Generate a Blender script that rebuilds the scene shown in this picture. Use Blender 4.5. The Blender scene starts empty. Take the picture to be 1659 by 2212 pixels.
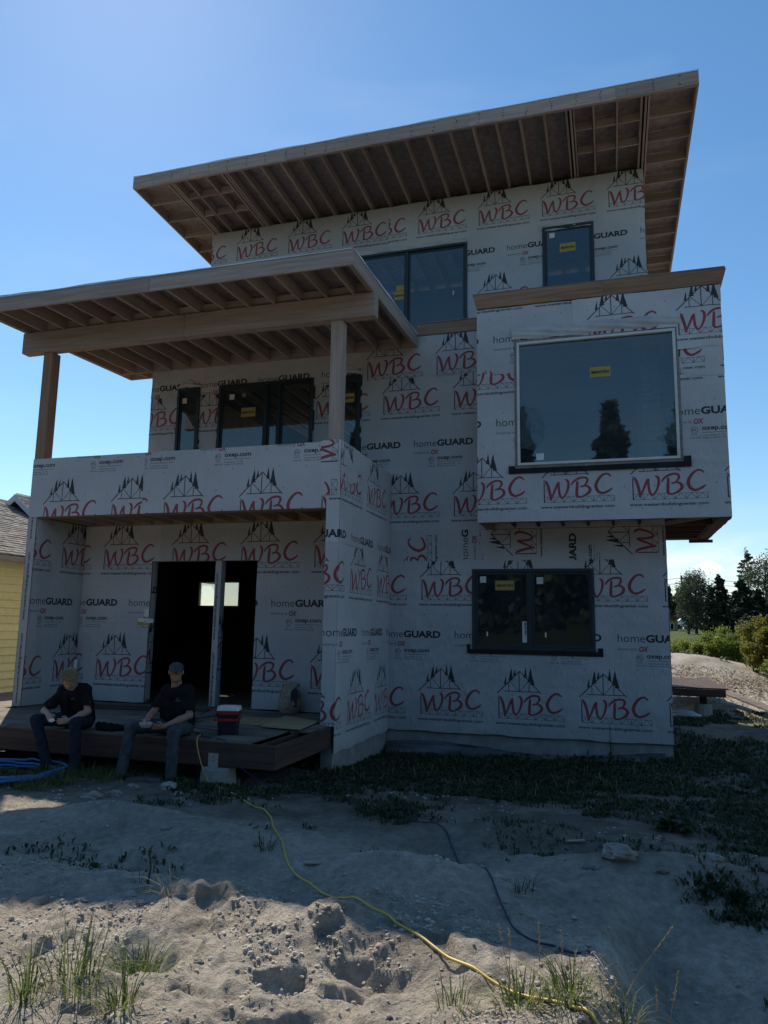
import bpy, math, random
import numpy as np
from mathutils import Vector, Matrix
random.seed(7); RNG = np.random.default_rng(11)
sc = bpy.context.scene
COL = sc.collection
# ------------------------------------------------------------------ camera
YAW, PITCH, ROLL, EYE = 0.2975, 0.1523, 0.0169, 2.0
cy_, sy_ = math.cos(YAW), math.sin(YAW); cp_, sp_ = math.cos(PITCH), math.sin(PITCH)
fwd = Vector((-sy_*cp_, cy_*cp_, sp_)); rt = Vector((cy_, sy_, 0)); up = rt.cross(fwd)
r2 = rt*math.cos(ROLL) + up*math.sin(ROLL); u2 = up*math.cos(ROLL) - rt*math.sin(ROLL)
cam_d = bpy.data.cameras.new('camera'); cam = bpy.data.objects.new('camera', cam_d); COL.objects.link(cam)
cam_d.sensor_fit = 'VERTICAL'; cam_d.sensor_height = 24.0; cam_d.lens = 1598.37/2212*24.0
cam_d.clip_start = 0.05; cam_d.clip_end = 3000
M = Matrix((r2, u2, -fwd)).transposed().to_4x4(); M.translation = (0, 0, EYE); cam.matrix_world = M
sc.camera = cam
# ------------------------------------------------------------------ light
SUN_V = Vector((-0.64, 0.765, 1.0)).normalized()          # towards the sun
SUN_EL = math.asin(SUN_V.z); SUN_AZ = math.atan2(SUN_V.x, SUN_V.y)   # clockwise from +Y
sc.view_settings.view_transform = 'Standard'; sc.view_settings.look = 'None'
sc.view_settings.exposure = 0.18; sc.view_settings.gamma = 1.0; sc.view_settings.use_curve_mapping = False
world = bpy.data.worlds.new('World'); sc.world = world; world.use_nodes = True
wn = world.node_tree.nodes; wl = world.node_tree.links; wn.clear()
wo = wn.new('ShaderNodeOutputWorld'); bg = wn.new('ShaderNodeBackground'); bg.inputs['Strength'].default_value = 0.125
sky = wn.new('ShaderNodeTexSky'); sky.sky_type = 'NISHITA'; sky.sun_disc = False
sky.sun_elevation = SUN_EL; sky.sun_rotation = SUN_AZ; sky.air_density = 1.15; sky.dust_density = 0.12; sky.ozone_density = 4.0
tc = wn.new('ShaderNodeTexCoord'); mp = wn.new('ShaderNodeMapping'); mp.inputs['Scale'].default_value = (5.0, 5.0, 15.0)
mp.inputs['Location'].default_value = (0.35, 0.0, 0.2)
cn = wn.new('ShaderNodeTexNoise'); cn.inputs['Scale'].default_value = 1.6; cn.inputs['Detail'].default_value = 8; cn.inputs['Roughness'].default_value = 0.55
wl.new(tc.outputs['Generated'], mp.inputs[0]); wl.new(mp.outputs[0], cn.inputs['Vector'])
cr = wn.new('ShaderNodeValToRGB'); cr.color_ramp.elements[0].position = 0.47; cr.color_ramp.elements[1].position = 0.60
wl.new(cn.outputs['Fac'], cr.inputs[0])
sx = wn.new('ShaderNodeSeparateXYZ'); wl.new(tc.outputs['Generated'], sx.inputs[0])
band = wn.new('ShaderNodeValToRGB'); e = band.color_ramp.elements
e[0].position = 0.03; e[0].color = (0, 0, 0, 1); e[1].position = 0.055; e[1].color = (1, 1, 1, 1)
e2 = e.new(0.085); e2.color = (0.8, 0.8, 0.8, 1); e3 = e.new(0.12); e3.color = (0, 0, 0, 1)
wl.new(sx.outputs['Z'], band.inputs[0])
def cloud(d, r):
    sb = wn.new('ShaderNodeVectorMath'); sb.operation = 'SUBTRACT'; sb.inputs[1].default_value = d; wl.new(tc.outputs['Generated'], sb.inputs[0])
    ms = wn.new('ShaderNodeVectorMath'); ms.operation = 'MULTIPLY'; ms.inputs[1].default_value = (1, 1, 2.4); wl.new(sb.outputs[0], ms.inputs[0])
    ln = wn.new('ShaderNodeVectorMath'); ln.operation = 'LENGTH'; wl.new(ms.outputs[0], ln.inputs[0])
    nz = wn.new('ShaderNodeTexNoise'); nz.inputs['Scale'].default_value = 42; nz.inputs['Detail'].default_value = 8; nz.inputs['Roughness'].default_value = 0.6; wl.new(tc.outputs['Generated'], nz.inputs['Vector'])
    mr = wn.new('ShaderNodeMapRange'); mr.inputs['From Min'].default_value = 0; mr.inputs['From Max'].default_value = r; mr.inputs['To Min'].default_value = 0.55; mr.inputs['To Max'].default_value = -0.05; wl.new(ln.outputs['Value'], mr.inputs[0])
    a = wn.new('ShaderNodeMath'); a.operation = 'ADD'; wl.new(mr.outputs[0], a.inputs[0]); wl.new(nz.outputs['Fac'], a.inputs[1])
    o = wn.new('ShaderNodeMapRange'); o.interpolation_type = 'SMOOTHSTEP'; o.inputs['From Min'].default_value = 0.72; o.inputs['From Max'].default_value = 0.90; wl.new(a.outputs[0], o.inputs[0]); return o.outputs[0]
CD1, CD2 = (0.112, 0.991, 0.078), (0.158, 0.984, 0.080)
cA, cB = cloud(CD1, 0.042), cloud(CD2, 0.05)
cmx = wn.new('ShaderNodeMath'); cmx.operation = 'MAXIMUM'; wl.new(cA, cmx.inputs[0]); wl.new(cB, cmx.inputs[1])
mm = wn.new('ShaderNodeMath'); mm.operation = 'MULTIPLY'; wl.new(cr.outputs[0], mm.inputs[0]); wl.new(band.outputs[0], mm.inputs[1])
# faint high wisps
mp2 = wn.new('ShaderNodeMapping'); mp2.inputs['Scale'].default_value = (2.0, 2.0, 9.0)
cn2 = wn.new('ShaderNodeTexNoise'); cn2.inputs['Scale'].default_value = 1.3; cn2.inputs['Detail'].default_value = 5
wl.new(tc.outputs['Generated'], mp2.inputs[0]); wl.new(mp2.outputs[0], cn2.inputs['Vector'])
cr2 = wn.new('ShaderNodeValToRGB'); cr2.color_ramp.elements[0].position = 0.5; cr2.color_ramp.elements[1].position = 0.8
cr2.color_ramp.elements[1].color = (0.10, 0.10, 0.10, 1); wl.new(cn2.outputs['Fac'], cr2.inputs[0])
ma = wn.new('ShaderNodeMath'); ma.operation = 'MAXIMUM'; wl.new(mm.outputs[0], ma.inputs[0]); wl.new(cr2.outputs[0], ma.inputs[1])
mx = wn.new('ShaderNodeMixRGB'); mx.inputs[2].default_value = (7.0, 7.6, 8.3, 1)
mb2 = wn.new('ShaderNodeMath'); mb2.operation = 'MAXIMUM'; wl.new(ma.outputs[0], mb2.inputs[0]); wl.new(cmx.outputs[0], mb2.inputs[1])
wl.new(mb2.outputs[0], mx.inputs[0]); hs = wn.new('ShaderNodeHueSaturation'); hs.inputs['Saturation'].default_value = 1.14; hs.inputs['Value'].default_value = 0.97; hs.inputs['Hue'].default_value = 0.495
wl.new(sky.outputs[0], hs.inputs['Color']); wl.new(hs.outputs[0], mx.inputs[1]); wl.new(mx.outputs[0], bg.inputs['Color']); wl.new(bg.outputs[0], wo.inputs['Surface'])
sun_d = bpy.data.lights.new('sun', 'SUN'); sun_d.energy = 5.0; sun_d.angle = math.radians(0.6); sun_d.color = (1.0, 0.91, 0.78)
sun = bpy.data.objects.new('sun', sun_d); COL.objects.link(sun); sun.location = SUN_V*60
sun.rotation_euler = SUN_V.to_track_quat('Z', 'Y').to_euler()

# ------------------------------------------------------------------ noise
def _h(ix, iy, s):
    n = (ix.astype(np.int64)*374761393 + iy.astype(np.int64)*668265263 + s*1442695041) & 0x7fffffff
    n = ((n ^ (n >> 13))*1274126177) & 0x7fffffff
    n = (n ^ (n >> 16)) & 0xffff
    return n/65535.0
def vnoise(x, y, s=0):
    x = np.asarray(x, float); y = np.asarray(y, float)
    ix = np.floor(x); iy = np.floor(y); fx = x-ix; fy = y-iy
    fx = fx*fx*(3-2*fx); fy = fy*fy*(3-2*fy)
    a = _h(ix, iy, s); b = _h(ix+1, iy, s); c = _h(ix, iy+1, s); d = _h(ix+1, iy+1, s)
    return (a+(b-a)*fx)*(1-fy) + (c+(d-c)*fx)*fy
def fbm(x, y, o=4, s=0, g=0.5):
    t = 0; a = 1; n = 0
    for i in range(o):
        t = t + a*vnoise(x, y, s+i*17); n += a; a *= g; x = x*2.03+3.1; y = y*2.03+1.7
    return t/n
def sm(e0, e1, x):
    t = np.clip((x-e0)/(e1-e0), 0, 1); return t*t*(3-2*t)
def gauss(x, y, cx, cy, rx, ry): return np.exp(-((x-cx)/rx)**2-((y-cy)/ry)**2)

# ------------------------------------------------------------------ ground height
def gz(x, y):
    x = np.asarray(x, float); y = np.asarray(y, float)
    z = np.interp(y, [-42, -30, -20, -12, 3, 4.6, 6.2, 8.0, 10.5, 12.4, 16, 20, 24, 28, 32, 38, 45, 60, 80, 118, 400],
                     [11.0, 9.0, 4.0, 0.5, 0.40, 0.33, 0.20, 0.09, -0.08, -0.16, 0.02, 0.25, 0.42, 0.55, 0.75, 1.1, 1.45, 1.75, 1.95, 2.25, 2.6])  # bank behind the camera is unseen, added to darken window reflections
    z = z + 0.16*sm(-3.8, 1.5, x)*sm(10, 12.5, y)*(1-sm(14, 18, y))
    z = z - 0.36*sm(-0.14, 0.25, x)*(1-sm(4.4, 6.4, y)) - 0.03*sm(-0.1, -0.5, x)*(1-sm(4.6, 5.6, y))*sm(0.5, 2.0, y)
    # house pad: never above the floors
    ins = sm(-10.5, -9.6, x)*(1-sm(1.2, 2.2, x))*sm(8.6, 9.2, y)*(1-sm(19.5, 21, y))
    z = z*(1-ins*sm(0.0, 0.3, z)) + np.minimum(z, 0.02)*ins*sm(0.0, 0.3, z)
    near = (1-sm(9, 13, y))*(1-sm(5, 9, np.abs(x+1.5)))
    roll_ = (fbm(x*0.9, y*1.3, 4, 3)-0.5)*0.15
    z = z + roll_*(0.35+0.65*near)
    # spoil heaps and the hollows between them (foreground)
    z = z + near*(0.10*gauss(x, y, -2.2, 4.1, 0.35, 0.30) + 0.05*gauss(x, y, -3.1, 4.1, 0.6, 0.35) + 0.03*gauss(x, y, -2.3, 3.5, 1.2, 0.6)
        + 0.13*gauss(x, y, -1.45, 4.0, 0.32, 0.32) - 0.13*gauss(x, y, -1.95, 4.55, 0.25, 0.3)
        - 0.16*gauss(x, y, -2.28, 3.42, 0.20, 0.16) + 0.10*gauss(x, y, -0.95, 3.9, 0.35, 0.22) - 0.10*gauss(x, y, -1.15, 3.62, 0.22, 0.14)
        - 0.20*gauss(x, y, -1.45, 6.1, 0.55, 0.30) + 0.14*gauss(x, y, -0.9, 7.1, 0.8, 0.22) + 0.15*gauss(x, y, 0.6, 6.2, 0.9, 0.25) + 0.10*gauss(x, y, -1.6, 5.45, 0.7, 0.22)
        - 0.18*gauss(x, y, -0.1, 6.75, 0.9, 0.20) + 0.0*gauss(x, y, -1.9, 5.6, 0.5, 0.4) - 0.14*gauss(x, y, -3.2, 4.95, 0.9, 0.30)
        + 0.15*gauss(x, y, -4.2, 6.0, 0.9, 0.3) + 0.10*gauss(x, y, -3.0, 5.7, 0.5, 0.25) - 0.07*gauss(x, y, -0.3, 5.0, 0.6, 0.4))
    # crumbly small relief, strongest in the dug soil near the camera
    cr_ = fbm(x*5.5, y*5.5, 4, 21); rough = near*(0.62+0.42*(1-sm(4.6, 5.6, y)))
    z = z + rough*((np.abs(cr_-0.5)*-0.12)+0.015 + (fbm(x*13, y*13, 3, 33)-0.5)*0.038)
    z = z + rough*((np.abs(fbm(x*24, y*24, 2, 61)-0.5)*-0.028)+(fbm(x*46, y*46, 2, 63)-0.5)*0.006)*sm(0.40, 0.58, fbm(x*1.9, y*2.3, 3, 65))
    led = fbm(x*1.7+5, y*2.1, 3, 55)
    z = z + rough*0.055*sm(0.52, 0.55, led)*(1-sm(4.0, 4.5, y))*sm(-3.2, -2.6, x)
    # far: the dirt bank and the wood chip pile on the right
    z = z + 0.55*np.clip(gauss(x, y, 1.6, 27.5, 2.2, 1.9), 0, 1)*(0.9+0.3*fbm(x*1.5, y*1.5, 3, 8)) + 0.30*gauss(x, y, 3.6, 27.5, 1.6, 1.5)
    z = z + 0.10*gauss(x, y, 4.4, 23.5, 2.4, 1.6)
    return z
def gzs(x, y): return float(gz(np.array([x]), np.array([y]))[0])

# ------------------------------------------------------------------ materials
MATS = {}
def nodes(m): return m.node_tree.nodes, m.node_tree.links
def base_mat(name, col, rough=0.8, spec=0.3, metal=0.0):
    m = bpy.data.materials.new(name); m.use_nodes = True; n, l = nodes(m)
    b = n['Principled BSDF']; b.inputs['Base Color'].default_value = (*col, 1); b.inputs['Roughness'].default_value = rough
    b.inputs['Specular IOR Level'].default_value = spec; b.inputs['Metallic'].default_value = metal
    MATS[name] = m; return m
def noisy(name, c1, c2, scale=(3, 3, 3), detail=4, rough=0.85, spec=0.2, bump=0.0, bscale=None, lo=0.35, hi=0.65, var=0.0, coord='Object', c3=None, metal=0.0):
    m = base_mat(name, c1, rough, spec, metal); n, l = nodes(m); b = n['Principled BSDF']
    t = n.new('ShaderNodeTexCoord'); mp = n.new('ShaderNodeMapping'); mp.inputs['Scale'].default_value = scale
    l.new(t.outputs[coord], mp.inputs[0])
    info = n.new('ShaderNodeObjectInfo')
    ad = n.new('ShaderNodeVectorMath'); ad.operation = 'ADD'; l.new(mp.outputs[0], ad.inputs[0])
    sc_ = n.new('ShaderNodeVectorMath'); sc_.operation = 'SCALE'; sc_.inputs[0].default_value = (13, 7, 11); l.new(info.outputs['Random'], sc_.inputs['Scale']); l.new(sc_.outputs[0], ad.inputs[1])
    nz = n.new('ShaderNodeTexNoise'); nz.inputs['Scale'].default_value = 1; nz.inputs['Detail'].default_value = detail; nz.inputs['Roughness'].default_value = 0.6
    l.new(ad.outputs[0], nz.inputs['Vector'])
    cr = n.new('ShaderNodeValToRGB'); cr.color_ramp.elements[0].position = lo; cr.color_ramp.elements[1].position = hi
    cr.color_ramp.elements[0].color = (*c1, 1); cr.color_ramp.elements[1].color = (*c2, 1)
    if c3: q = cr.color_ramp.elements.new((lo+hi)/2); q.color = (*c3, 1)
    l.new(nz.outputs['Fac'], cr.inputs[0]); out = cr.outputs[0]
    if var:
        hsv = n.new('ShaderNodeHueSaturation'); mr = n.new('ShaderNodeMapRange'); mr.inputs['To Min'].default_value = 1-var; mr.inputs['To Max'].default_value = 1+var
        l.new(info.outputs['Random'], mr.inputs['Value']); l.new(mr.outputs[0], hsv.inputs['Value']); l.new(out, hsv.inputs['Color']); out = hsv.outputs[0]
    l.new(out, b.inputs['Base Color'])
    if bump:
        n2 = n.new('ShaderNodeTexNoise'); n2.inputs['Scale'].default_value = 1; n2.inputs['Detail'].default_value = 5
        mp2 = n.new('ShaderNodeMapping'); mp2.inputs['Scale'].default_value = bscale or scale; l.new(t.outputs[coord], mp2.inputs[0]); l.new(mp2.outputs[0], n2.inputs['Vector'])
        bp = n.new('ShaderNodeBump'); bp.inputs['Strength'].default_value = bump; bp.inputs['Distance'].default_value = 0.01
        l.new(n2.outputs['Fac'], bp.inputs['Height']); l.new(bp.outputs[0], b.inputs['Normal'])
    return m
WC = dict(rough=0.75, detail=6, bump=0.25, var=0.16)
for ax, s in (('x', (1.2, 22, 22)), ('y', (22, 1.2, 22)), ('z', (22, 22, 1.2))):
    noisy('lumber_'+ax, (0.30, 0.235, 0.195), (0.47, 0.385, 0.33), s, lo=0.3, hi=0.72, **WC)
    noisy('cedar_'+ax, (0.22, 0.135, 0.09), (0.40, 0.26, 0.17), s, lo=0.3, hi=0.7, **WC)
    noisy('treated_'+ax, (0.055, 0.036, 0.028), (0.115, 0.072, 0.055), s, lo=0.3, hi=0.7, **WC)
noisy('sheathing', (0.22, 0.175, 0.165), (0.34, 0.28, 0.26), (9, 9, 9), detail=8, lo=0.35, hi=0.65, bump=0.2, bscale=(40, 40, 40), var=0.12)
noisy('osb', (0.24, 0.15, 0.075), (0.40, 0.27, 0.14), (14, 14, 14), detail=8, bump=0.2, bscale=(50, 50, 50), var=0.1)
noisy('deck_ply', (0.10, 0.085, 0.07), (0.24, 0.20, 0.165), (1.4, 3.5, 3), detail=9, lo=0.35, hi=0.68, bump=0.25, bscale=(30, 60, 30), var=0.12)
noisy('dark_interior', (0.012, 0.012, 0.012), (0.022, 0.021, 0.020), (1, 1, 1), var=0.1)  # near black: the rooms' shade is painted into this colour
noisy('concrete', (0.25, 0.24, 0.22), (0.38, 0.37, 0.34), (4, 4, 4), detail=8, bump=0.4, bscale=(25, 25, 25))
noisy('galvanised', (0.42, 0.43, 0.44), (0.55, 0.56, 0.57), (20, 20, 20), rough=0.5, metal=0.6)
noisy('frame_dark', (0.022, 0.034, 0.040), (0.032, 0.046, 0.053), (2, 2, 2), rough=0.45, spec=0.4)
noisy('frame_white', (0.62, 0.62, 0.60), (0.72, 0.72, 0.70), (3, 3, 3), rough=0.5)
noisy('flashing_grey', (0.20, 0.18, 0.17), (0.30, 0.27, 0.25), (3, 3, 20), rough=0.6)
noisy('flashing_black', (0.012, 0.012, 0.013), (0.025, 0.025, 0.026), (6, 6, 6), rough=0.5)
noisy('sticker_yellow', (0.42, 0.31, 0.09), (0.48, 0.36, 0.11), (4, 4, 4), rough=0.6)
noisy('sticker_white', (0.66, 0.68, 0.64), (0.78, 0.79, 0.76), (9, 9, 9), rough=0.6)
noisy('membrane', (0.05, 0.055, 0.06), (0.16, 0.165, 0.17), (1.2, 6, 9), detail=5, rough=0.45, spec=0.4)
base_mat('ink', (0.015, 0.016, 0.018), 0.6)
noisy('underlay', (0.60, 0.60, 0.58), (0.80, 0.80, 0.78), (3, 3, 3), rough=0.5)
noisy('pvc', (0.70, 0.70, 0.68), (0.78, 0.78, 0.76), (3, 3, 3), rough=0.35, spec=0.5)
def glass(name, tint, ior, rough=0.02, streak=True):
    m = bpy.data.materials.new(name); m.use_nodes = True; n, l = nodes(m); n.clear()
    o = n.new('ShaderNodeOutputMaterial'); tr = n.new('ShaderNodeBsdfTransparent'); tr.inputs[0].default_value = (*tint, 1)
    gl = n.new('ShaderNodeBsdfGlossy'); gl.inputs['Roughness'].default_value = rough; gl.inputs['Color'].default_value = (0.70, 0.80, 0.80, 1)
    fr = n.new('ShaderNodeFresnel'); fr.inputs['IOR'].default_value = ior
    ms = n.new('ShaderNodeMixShader'); l.new(fr.outputs[0], ms.inputs[0]); l.new(tr.outputs[0], ms.inputs[1]); l.new(gl.outputs[0], ms.inputs[2])
    out = ms.outputs[0]
    if streak:   # dust film on the pane
        df = n.new('ShaderNodeBsdfDiffuse'); df.inputs[0].default_value = (0.30, 0.38, 0.41, 1)
        t = n.new('ShaderNodeTexCoord'); mp = n.new('ShaderNodeMapping'); mp.inputs['Scale'].default_value = (1.6, 1.6, 0.7); nz = n.new('ShaderNodeTexNoise'); nz.inputs['Scale'].default_value = 1.2; nz.inputs['Detail'].default_value = 4
        l.new(t.outputs['Object'], mp.inputs[0]); l.new(mp.outputs[0], nz.inputs['Vector'])
        mr = n.new('ShaderNodeMapRange'); mr.inputs['From Min'].default_value = 0.35; mr.inputs['From Max'].default_value = 0.7; mr.inputs['To Min'].default_value = 0.05; mr.inputs['To Max'].default_value = 0.09
        l.new(nz.outputs['Fac'], mr.inputs['Value'])
        m2 = n.new('ShaderNodeMixShader'); l.new(mr.outputs[0], m2.inputs[0]); l.new(out, m2.inputs[1]); l.new(df.outputs[0], m2.inputs[2]); out = m2.outputs[0]
    l.new(out, o.inputs['Surface']); MATS[name] = m; return m
glass('glass', (0.45, 0.56, 0.56), 2.1); glass('glass_clear', (0.8, 0.88, 0.86), 1.7); glass('plastic_film', (0.85, 0.88, 0.9), 1.5, 0.2)
m = glass('glass_frosted', (0.9, 0.95, 0.93), 1.4, 0.4, False)
n, l = nodes(m); o = [q for q in n if q.type == 'OUTPUT_MATERIAL'][0]; src = o.inputs[0].links[0].from_socket
tl_ = n.new('ShaderNodeBsdfTranslucent'); tl_.inputs[0].default_value = (0.45, 0.5, 0.48, 1); ms = n.new('ShaderNodeMixShader'); ms.inputs[0].default_value = 0.6
l.new(src, ms.inputs[1]); l.new(tl_.outputs[0], ms.inputs[2]); l.new(ms.outputs[0], o.inputs[0])

# ------------------------------------------------------------------ object helpers
def wpos(o):
    p = Vector((0, 0, 0))
    while o: p += o.location; o = o.parent
    return p
def tag(o, label=None, cat=None, group=None, kind=None):
    if label: o['label'] = label
    if cat: o['category'] = cat
    if group: o['group'] = group
    if kind: o['kind'] = kind
    return o
def thing(name, loc, label, cat, group=None):
    o = bpy.data.objects.new(name, None); o.empty_display_size = 0.1; COL.objects.link(o); o.location = loc
    return tag(o, label, cat, group)
def mesh(name, V, F, mat, parent=None, smooth=False, uv=None, loc=None, mats=None, midx=None):
    """V in world coordinates; the object sits at loc (default: its parent's origin, or the world origin)."""
    V = np.asarray(V, float); org = np.array(wpos(parent)) if parent else np.zeros(3)
    L = np.array(loc, float) if loc is not None else org
    me = bpy.data.meshes.new(name); me.from_pydata((V-L).tolist(), [], F if isinstance(F, list) else F.tolist())
    for mt in (mats or [mat]): me.materials.append(MATS[mt] if isinstance(mt, str) else mt)
    if midx is not None: me.polygons.foreach_set('material_index', np.asarray(midx, np.int32))
    if smooth: me.polygons.foreach_set('use_smooth', np.ones(len(me.polygons), bool))
    if uv is not None:
        ul = me.uv_layers.new(name='UVMap'); li = np.empty(len(me.loops), np.int32); me.loops.foreach_get('vertex_index', li)
        ul.data.foreach_set('uv', np.asarray(uv, np.float32)[li].ravel())
    me.update()
    o = bpy.data.objects.new(name, me); COL.objects.link(o)
    if parent: o.parent = parent
    o.location = Vector(L-org)
    return o
BF = [(0, 3, 2, 1), (4, 5, 6, 7), (0, 1, 5, 4), (1, 2, 6, 5), (2, 3, 7, 6), (3, 0, 4, 7)]
def bv(x0, x1, y0, y1, z0, z1):
    return [(x0, y0, z0), (x1, y0, z0), (x1, y1, z0), (x0, y1, z0), (x0, y0, z1), (x1, y0, z1), (x1, y1, z1), (x0, y1, z1)]
class MB:
    def __init__(s): s.V = []; s.F = []; s.I = []
    def add(s, V, F, i=0):
        b = len(s.V); s.V += [tuple(map(float, v)) for v in V]; s.F += [tuple(int(q)+b for q in f) for f in F]; s.I += [i]*len(F); return s
    def box(s, x0, x1, y0, y1, z0, z1, i=0): return s.add(bv(x0, x1, y0, y1, z0, z1), BF, i)
    def beam(s, a, b, w, h, i=0, upv=(0, 0, 1)):
        a = Vector(a); b = Vector(b); d = (b-a).normalized(); sd = d.cross(Vector(upv)).normalized(); uu = sd.cross(d)
        V = []
        for p in (a, b):
            for sx_, sz_ in ((-1, -1), (1, -1), (1, 1), (-1, 1)): V.append(p+sd*sx_*w/2+uu*sz_*h/2)
        return s.add(V, [(0, 1, 2, 3), (4, 7, 6, 5), (0, 4, 5, 1), (1, 5, 6, 2), (2, 6, 7, 3), (3, 7, 4, 0)], i)
    def tube(s, pts, r, k=8, i=0, caps=True):
        pts = [Vector(p) for p in pts]; n = len(pts); rs = r if hasattr(r, '__len__') else [r]*n; V = []; prev = None
        for j, p in enumerate(pts):
            d = (pts[min(j+1, n-1)]-pts[max(j-1, 0)]).normalized()
            if prev is None: a = d.orthogonal().normalized()
            else: a = (prev-d*prev.dot(d)).normalized()
            prev = a; b = d.cross(a)
            for q in range(k):
                t = 2*math.pi*q/k; V.append(p+(a*math.cos(t)+b*math.sin(t))*rs[j])
        F = [(j*k+q, j*k+(q+1) % k, (j+1)*k+(q+1) % k, (j+1)*k+q) for j in range(n-1) for q in range(k)]
        if caps: F += [tuple(range(k))[::-1], tuple((n-1)*k+q for q in range(k))]
        return s.add(V, F, i)
    def lathe(s, c, prof, k=16, i=0):
        V = []; 
        for (r, z) in prof:
            for q in range(k): t = 2*math.pi*q/k; V.append((c[0]+r*math.cos(t), c[1]+r*math.sin(t), c[2]+z))
        F = [(j*k+q, j*k+(q+1) % k, (j+1)*k+(q+1) % k, (j+1)*k+q) for j in range(len(prof)-1) for q in range(k)]
        F += [tuple(range(k))[::-1], tuple((len(prof)-1)*k+q for q in range(k))]
        return s.add(V, F, i)
    def build(s, name, mat, parent=None, smooth=False, mats=None, loc=None):
        return mesh(name, s.V, s.F, mat, parent, smooth, mats=mats, midx=s.I if mats else None, loc=loc)
def bevel(o, w=0.004, seg=2):
    m = o.modifiers.new('bevel', 'BEVEL'); m.width = w; m.segments = seg; m.limit_method = 'ANGLE'; return o
def box(name, x0, x1, y0, y1, z0, z1, mat, parent=None, bev=0, loc=None):
    o = MB().box(x0, x1, y0, y1, z0, z1).build(name, mat, parent, loc=loc)
    if bev: bevel(o, bev, 1)
    return o
def ring(mb, x0, x1, z0, z1, w, y0, y1, i=0):
    mb.box(x0, x1, y0, y1, z1-w, z1, i); mb.box(x0, x1, y0, y1, z0, z0+w, i)
    mb.box(x0, x0+w, y0, y1, z0+w, z1-w, i); mb.box(x1-w, x1, y0, y1, z0+w, z1-w, i); return mb
def dup(o, parent, loc):
    c = o.copy(); COL.objects.link(c); c.parent = parent; c.location = loc; return c
_tc = {}
def text_tris(body, bold=0.0, shear=0.0, spacing=1.0):
    key = (body, bold, shear, spacing)
    if key in _tc: return _tc[key]
    cu = bpy.data.curves.new('t', 'FONT'); cu.body = body; cu.size = 1; cu.offset = bold; cu.shear = shear; cu.space_character = spacing; cu.resolution_u = 4
    ob = bpy.data.objects.new('t', cu); COL.objects.link(ob); dg = bpy.context.evaluated_depsgraph_get(); dg.update()
    me = bpy.data.meshes.new_from_object(ob.evaluated_get(dg)); me.calc_loop_triangles()
    V = np.array([v.co[:2] for v in me.vertices]); T = np.array([t.vertices[:] for t in me.loop_triangles])
    bpy.data.objects.remove(ob); bpy.data.curves.remove(cu); bpy.data.meshes.remove(me)
    _tc[key] = (V, T); return V, T
def text_obj(name, body, x0, z0, width, y, mat, parent, bold=0.01, height=None, rot=False):
    V, T = text_tris(body, bold); V = V-V.min(0); s = width/V[:, 0].max(); sy = (height/V[:, 1].max()) if height else s
    P = np.zeros((len(V), 3)); P[:, 1] = y
    if rot: P[:, 0] = x0-V[:, 1]*sy*-1; P[:, 2] = z0-V[:, 0]*s
    else: P[:, 0] = x0+V[:, 0]*s; P[:, 2] = z0+V[:, 1]*sy
    return mesh(name, P, T, mat, parent)

# ------------------------------------------------------------------ printed housewrap (image painted here in numpy)
PX, PV = 1.35, 1.96
RES = 0.001; NW, NH = int(PX/RES), int(PV/RES)
cov = np.zeros((3, NH, NW), np.float32)       # black, red, grey
def put(ch, ys, xs, m, val=1.0):
    a = cov[ch]; sub = a[np.ix_(ys % NH, xs % NW)]; a[np.ix_(ys % NH, xs % NW)] = np.maximum(sub, m*val)
def erase(ys, xs, m):
    a = cov[0]; sub = a[np.ix_(ys % NH, xs % NW)]; a[np.ix_(ys % NH, xs % NW)] = sub*(1-m)
def tri_fill(ch, A, B, C, val=1.0):
    P = np.array([A, B, C])/RES; x0, y0 = np.floor(P.min(0)).astype(int); x1, y1 = np.ceil(P.max(0)).astype(int)
    xs = np.arange(x0, x1+1); ys = np.arange(y0, y1+1); gx, gy = np.meshgrid(xs+0.5, ys+0.5)
    def e(a, b): return (b[0]-a[0])*(gy-a[1])-(b[1]-a[1])*(gx-a[0])
    e0, e1, e2_ = e(P[0], P[1]), e(P[1], P[2]), e(P[2], P[0]); m = ((e0 >= 0) & (e1 >= 0) & (e2_ >= 0)) | ((e0 <= 0) & (e1 <= 0) & (e2_ <= 0))
    if m.any(): put(ch, ys, xs, m.astype(np.float32), val)
def poly(ch, pts, val=1.0):
    for i in range(1, len(pts)-1): tri_fill(ch, pts[0], pts[i], pts[i+1], val)
def line(a, b, w, ch=0, val=1.0):
    a = np.array(a, float); b = np.array(b, float); d = b-a; n_ = np.array([-d[1], d[0]])/np.hypot(*d)*w/2
    poly(ch, [a-n_, b-n_, b+n_, a+n_], val)
def ptext(body, x, y, width, ch=0, bold=0.0, height=None, shear=0.0, val=1.0):
    V, T = text_tris(body, bold, shear); mn = V.min(0); V = V-mn; s = width/V[:, 0].max(); s2 = height/V[:, 1].max() if height else s
    V = V*[s, s2]+[x, y]
    for t in T: tri_fill(ch, V[t[0]], V[t[1]], V[t[2]], val)
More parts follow.
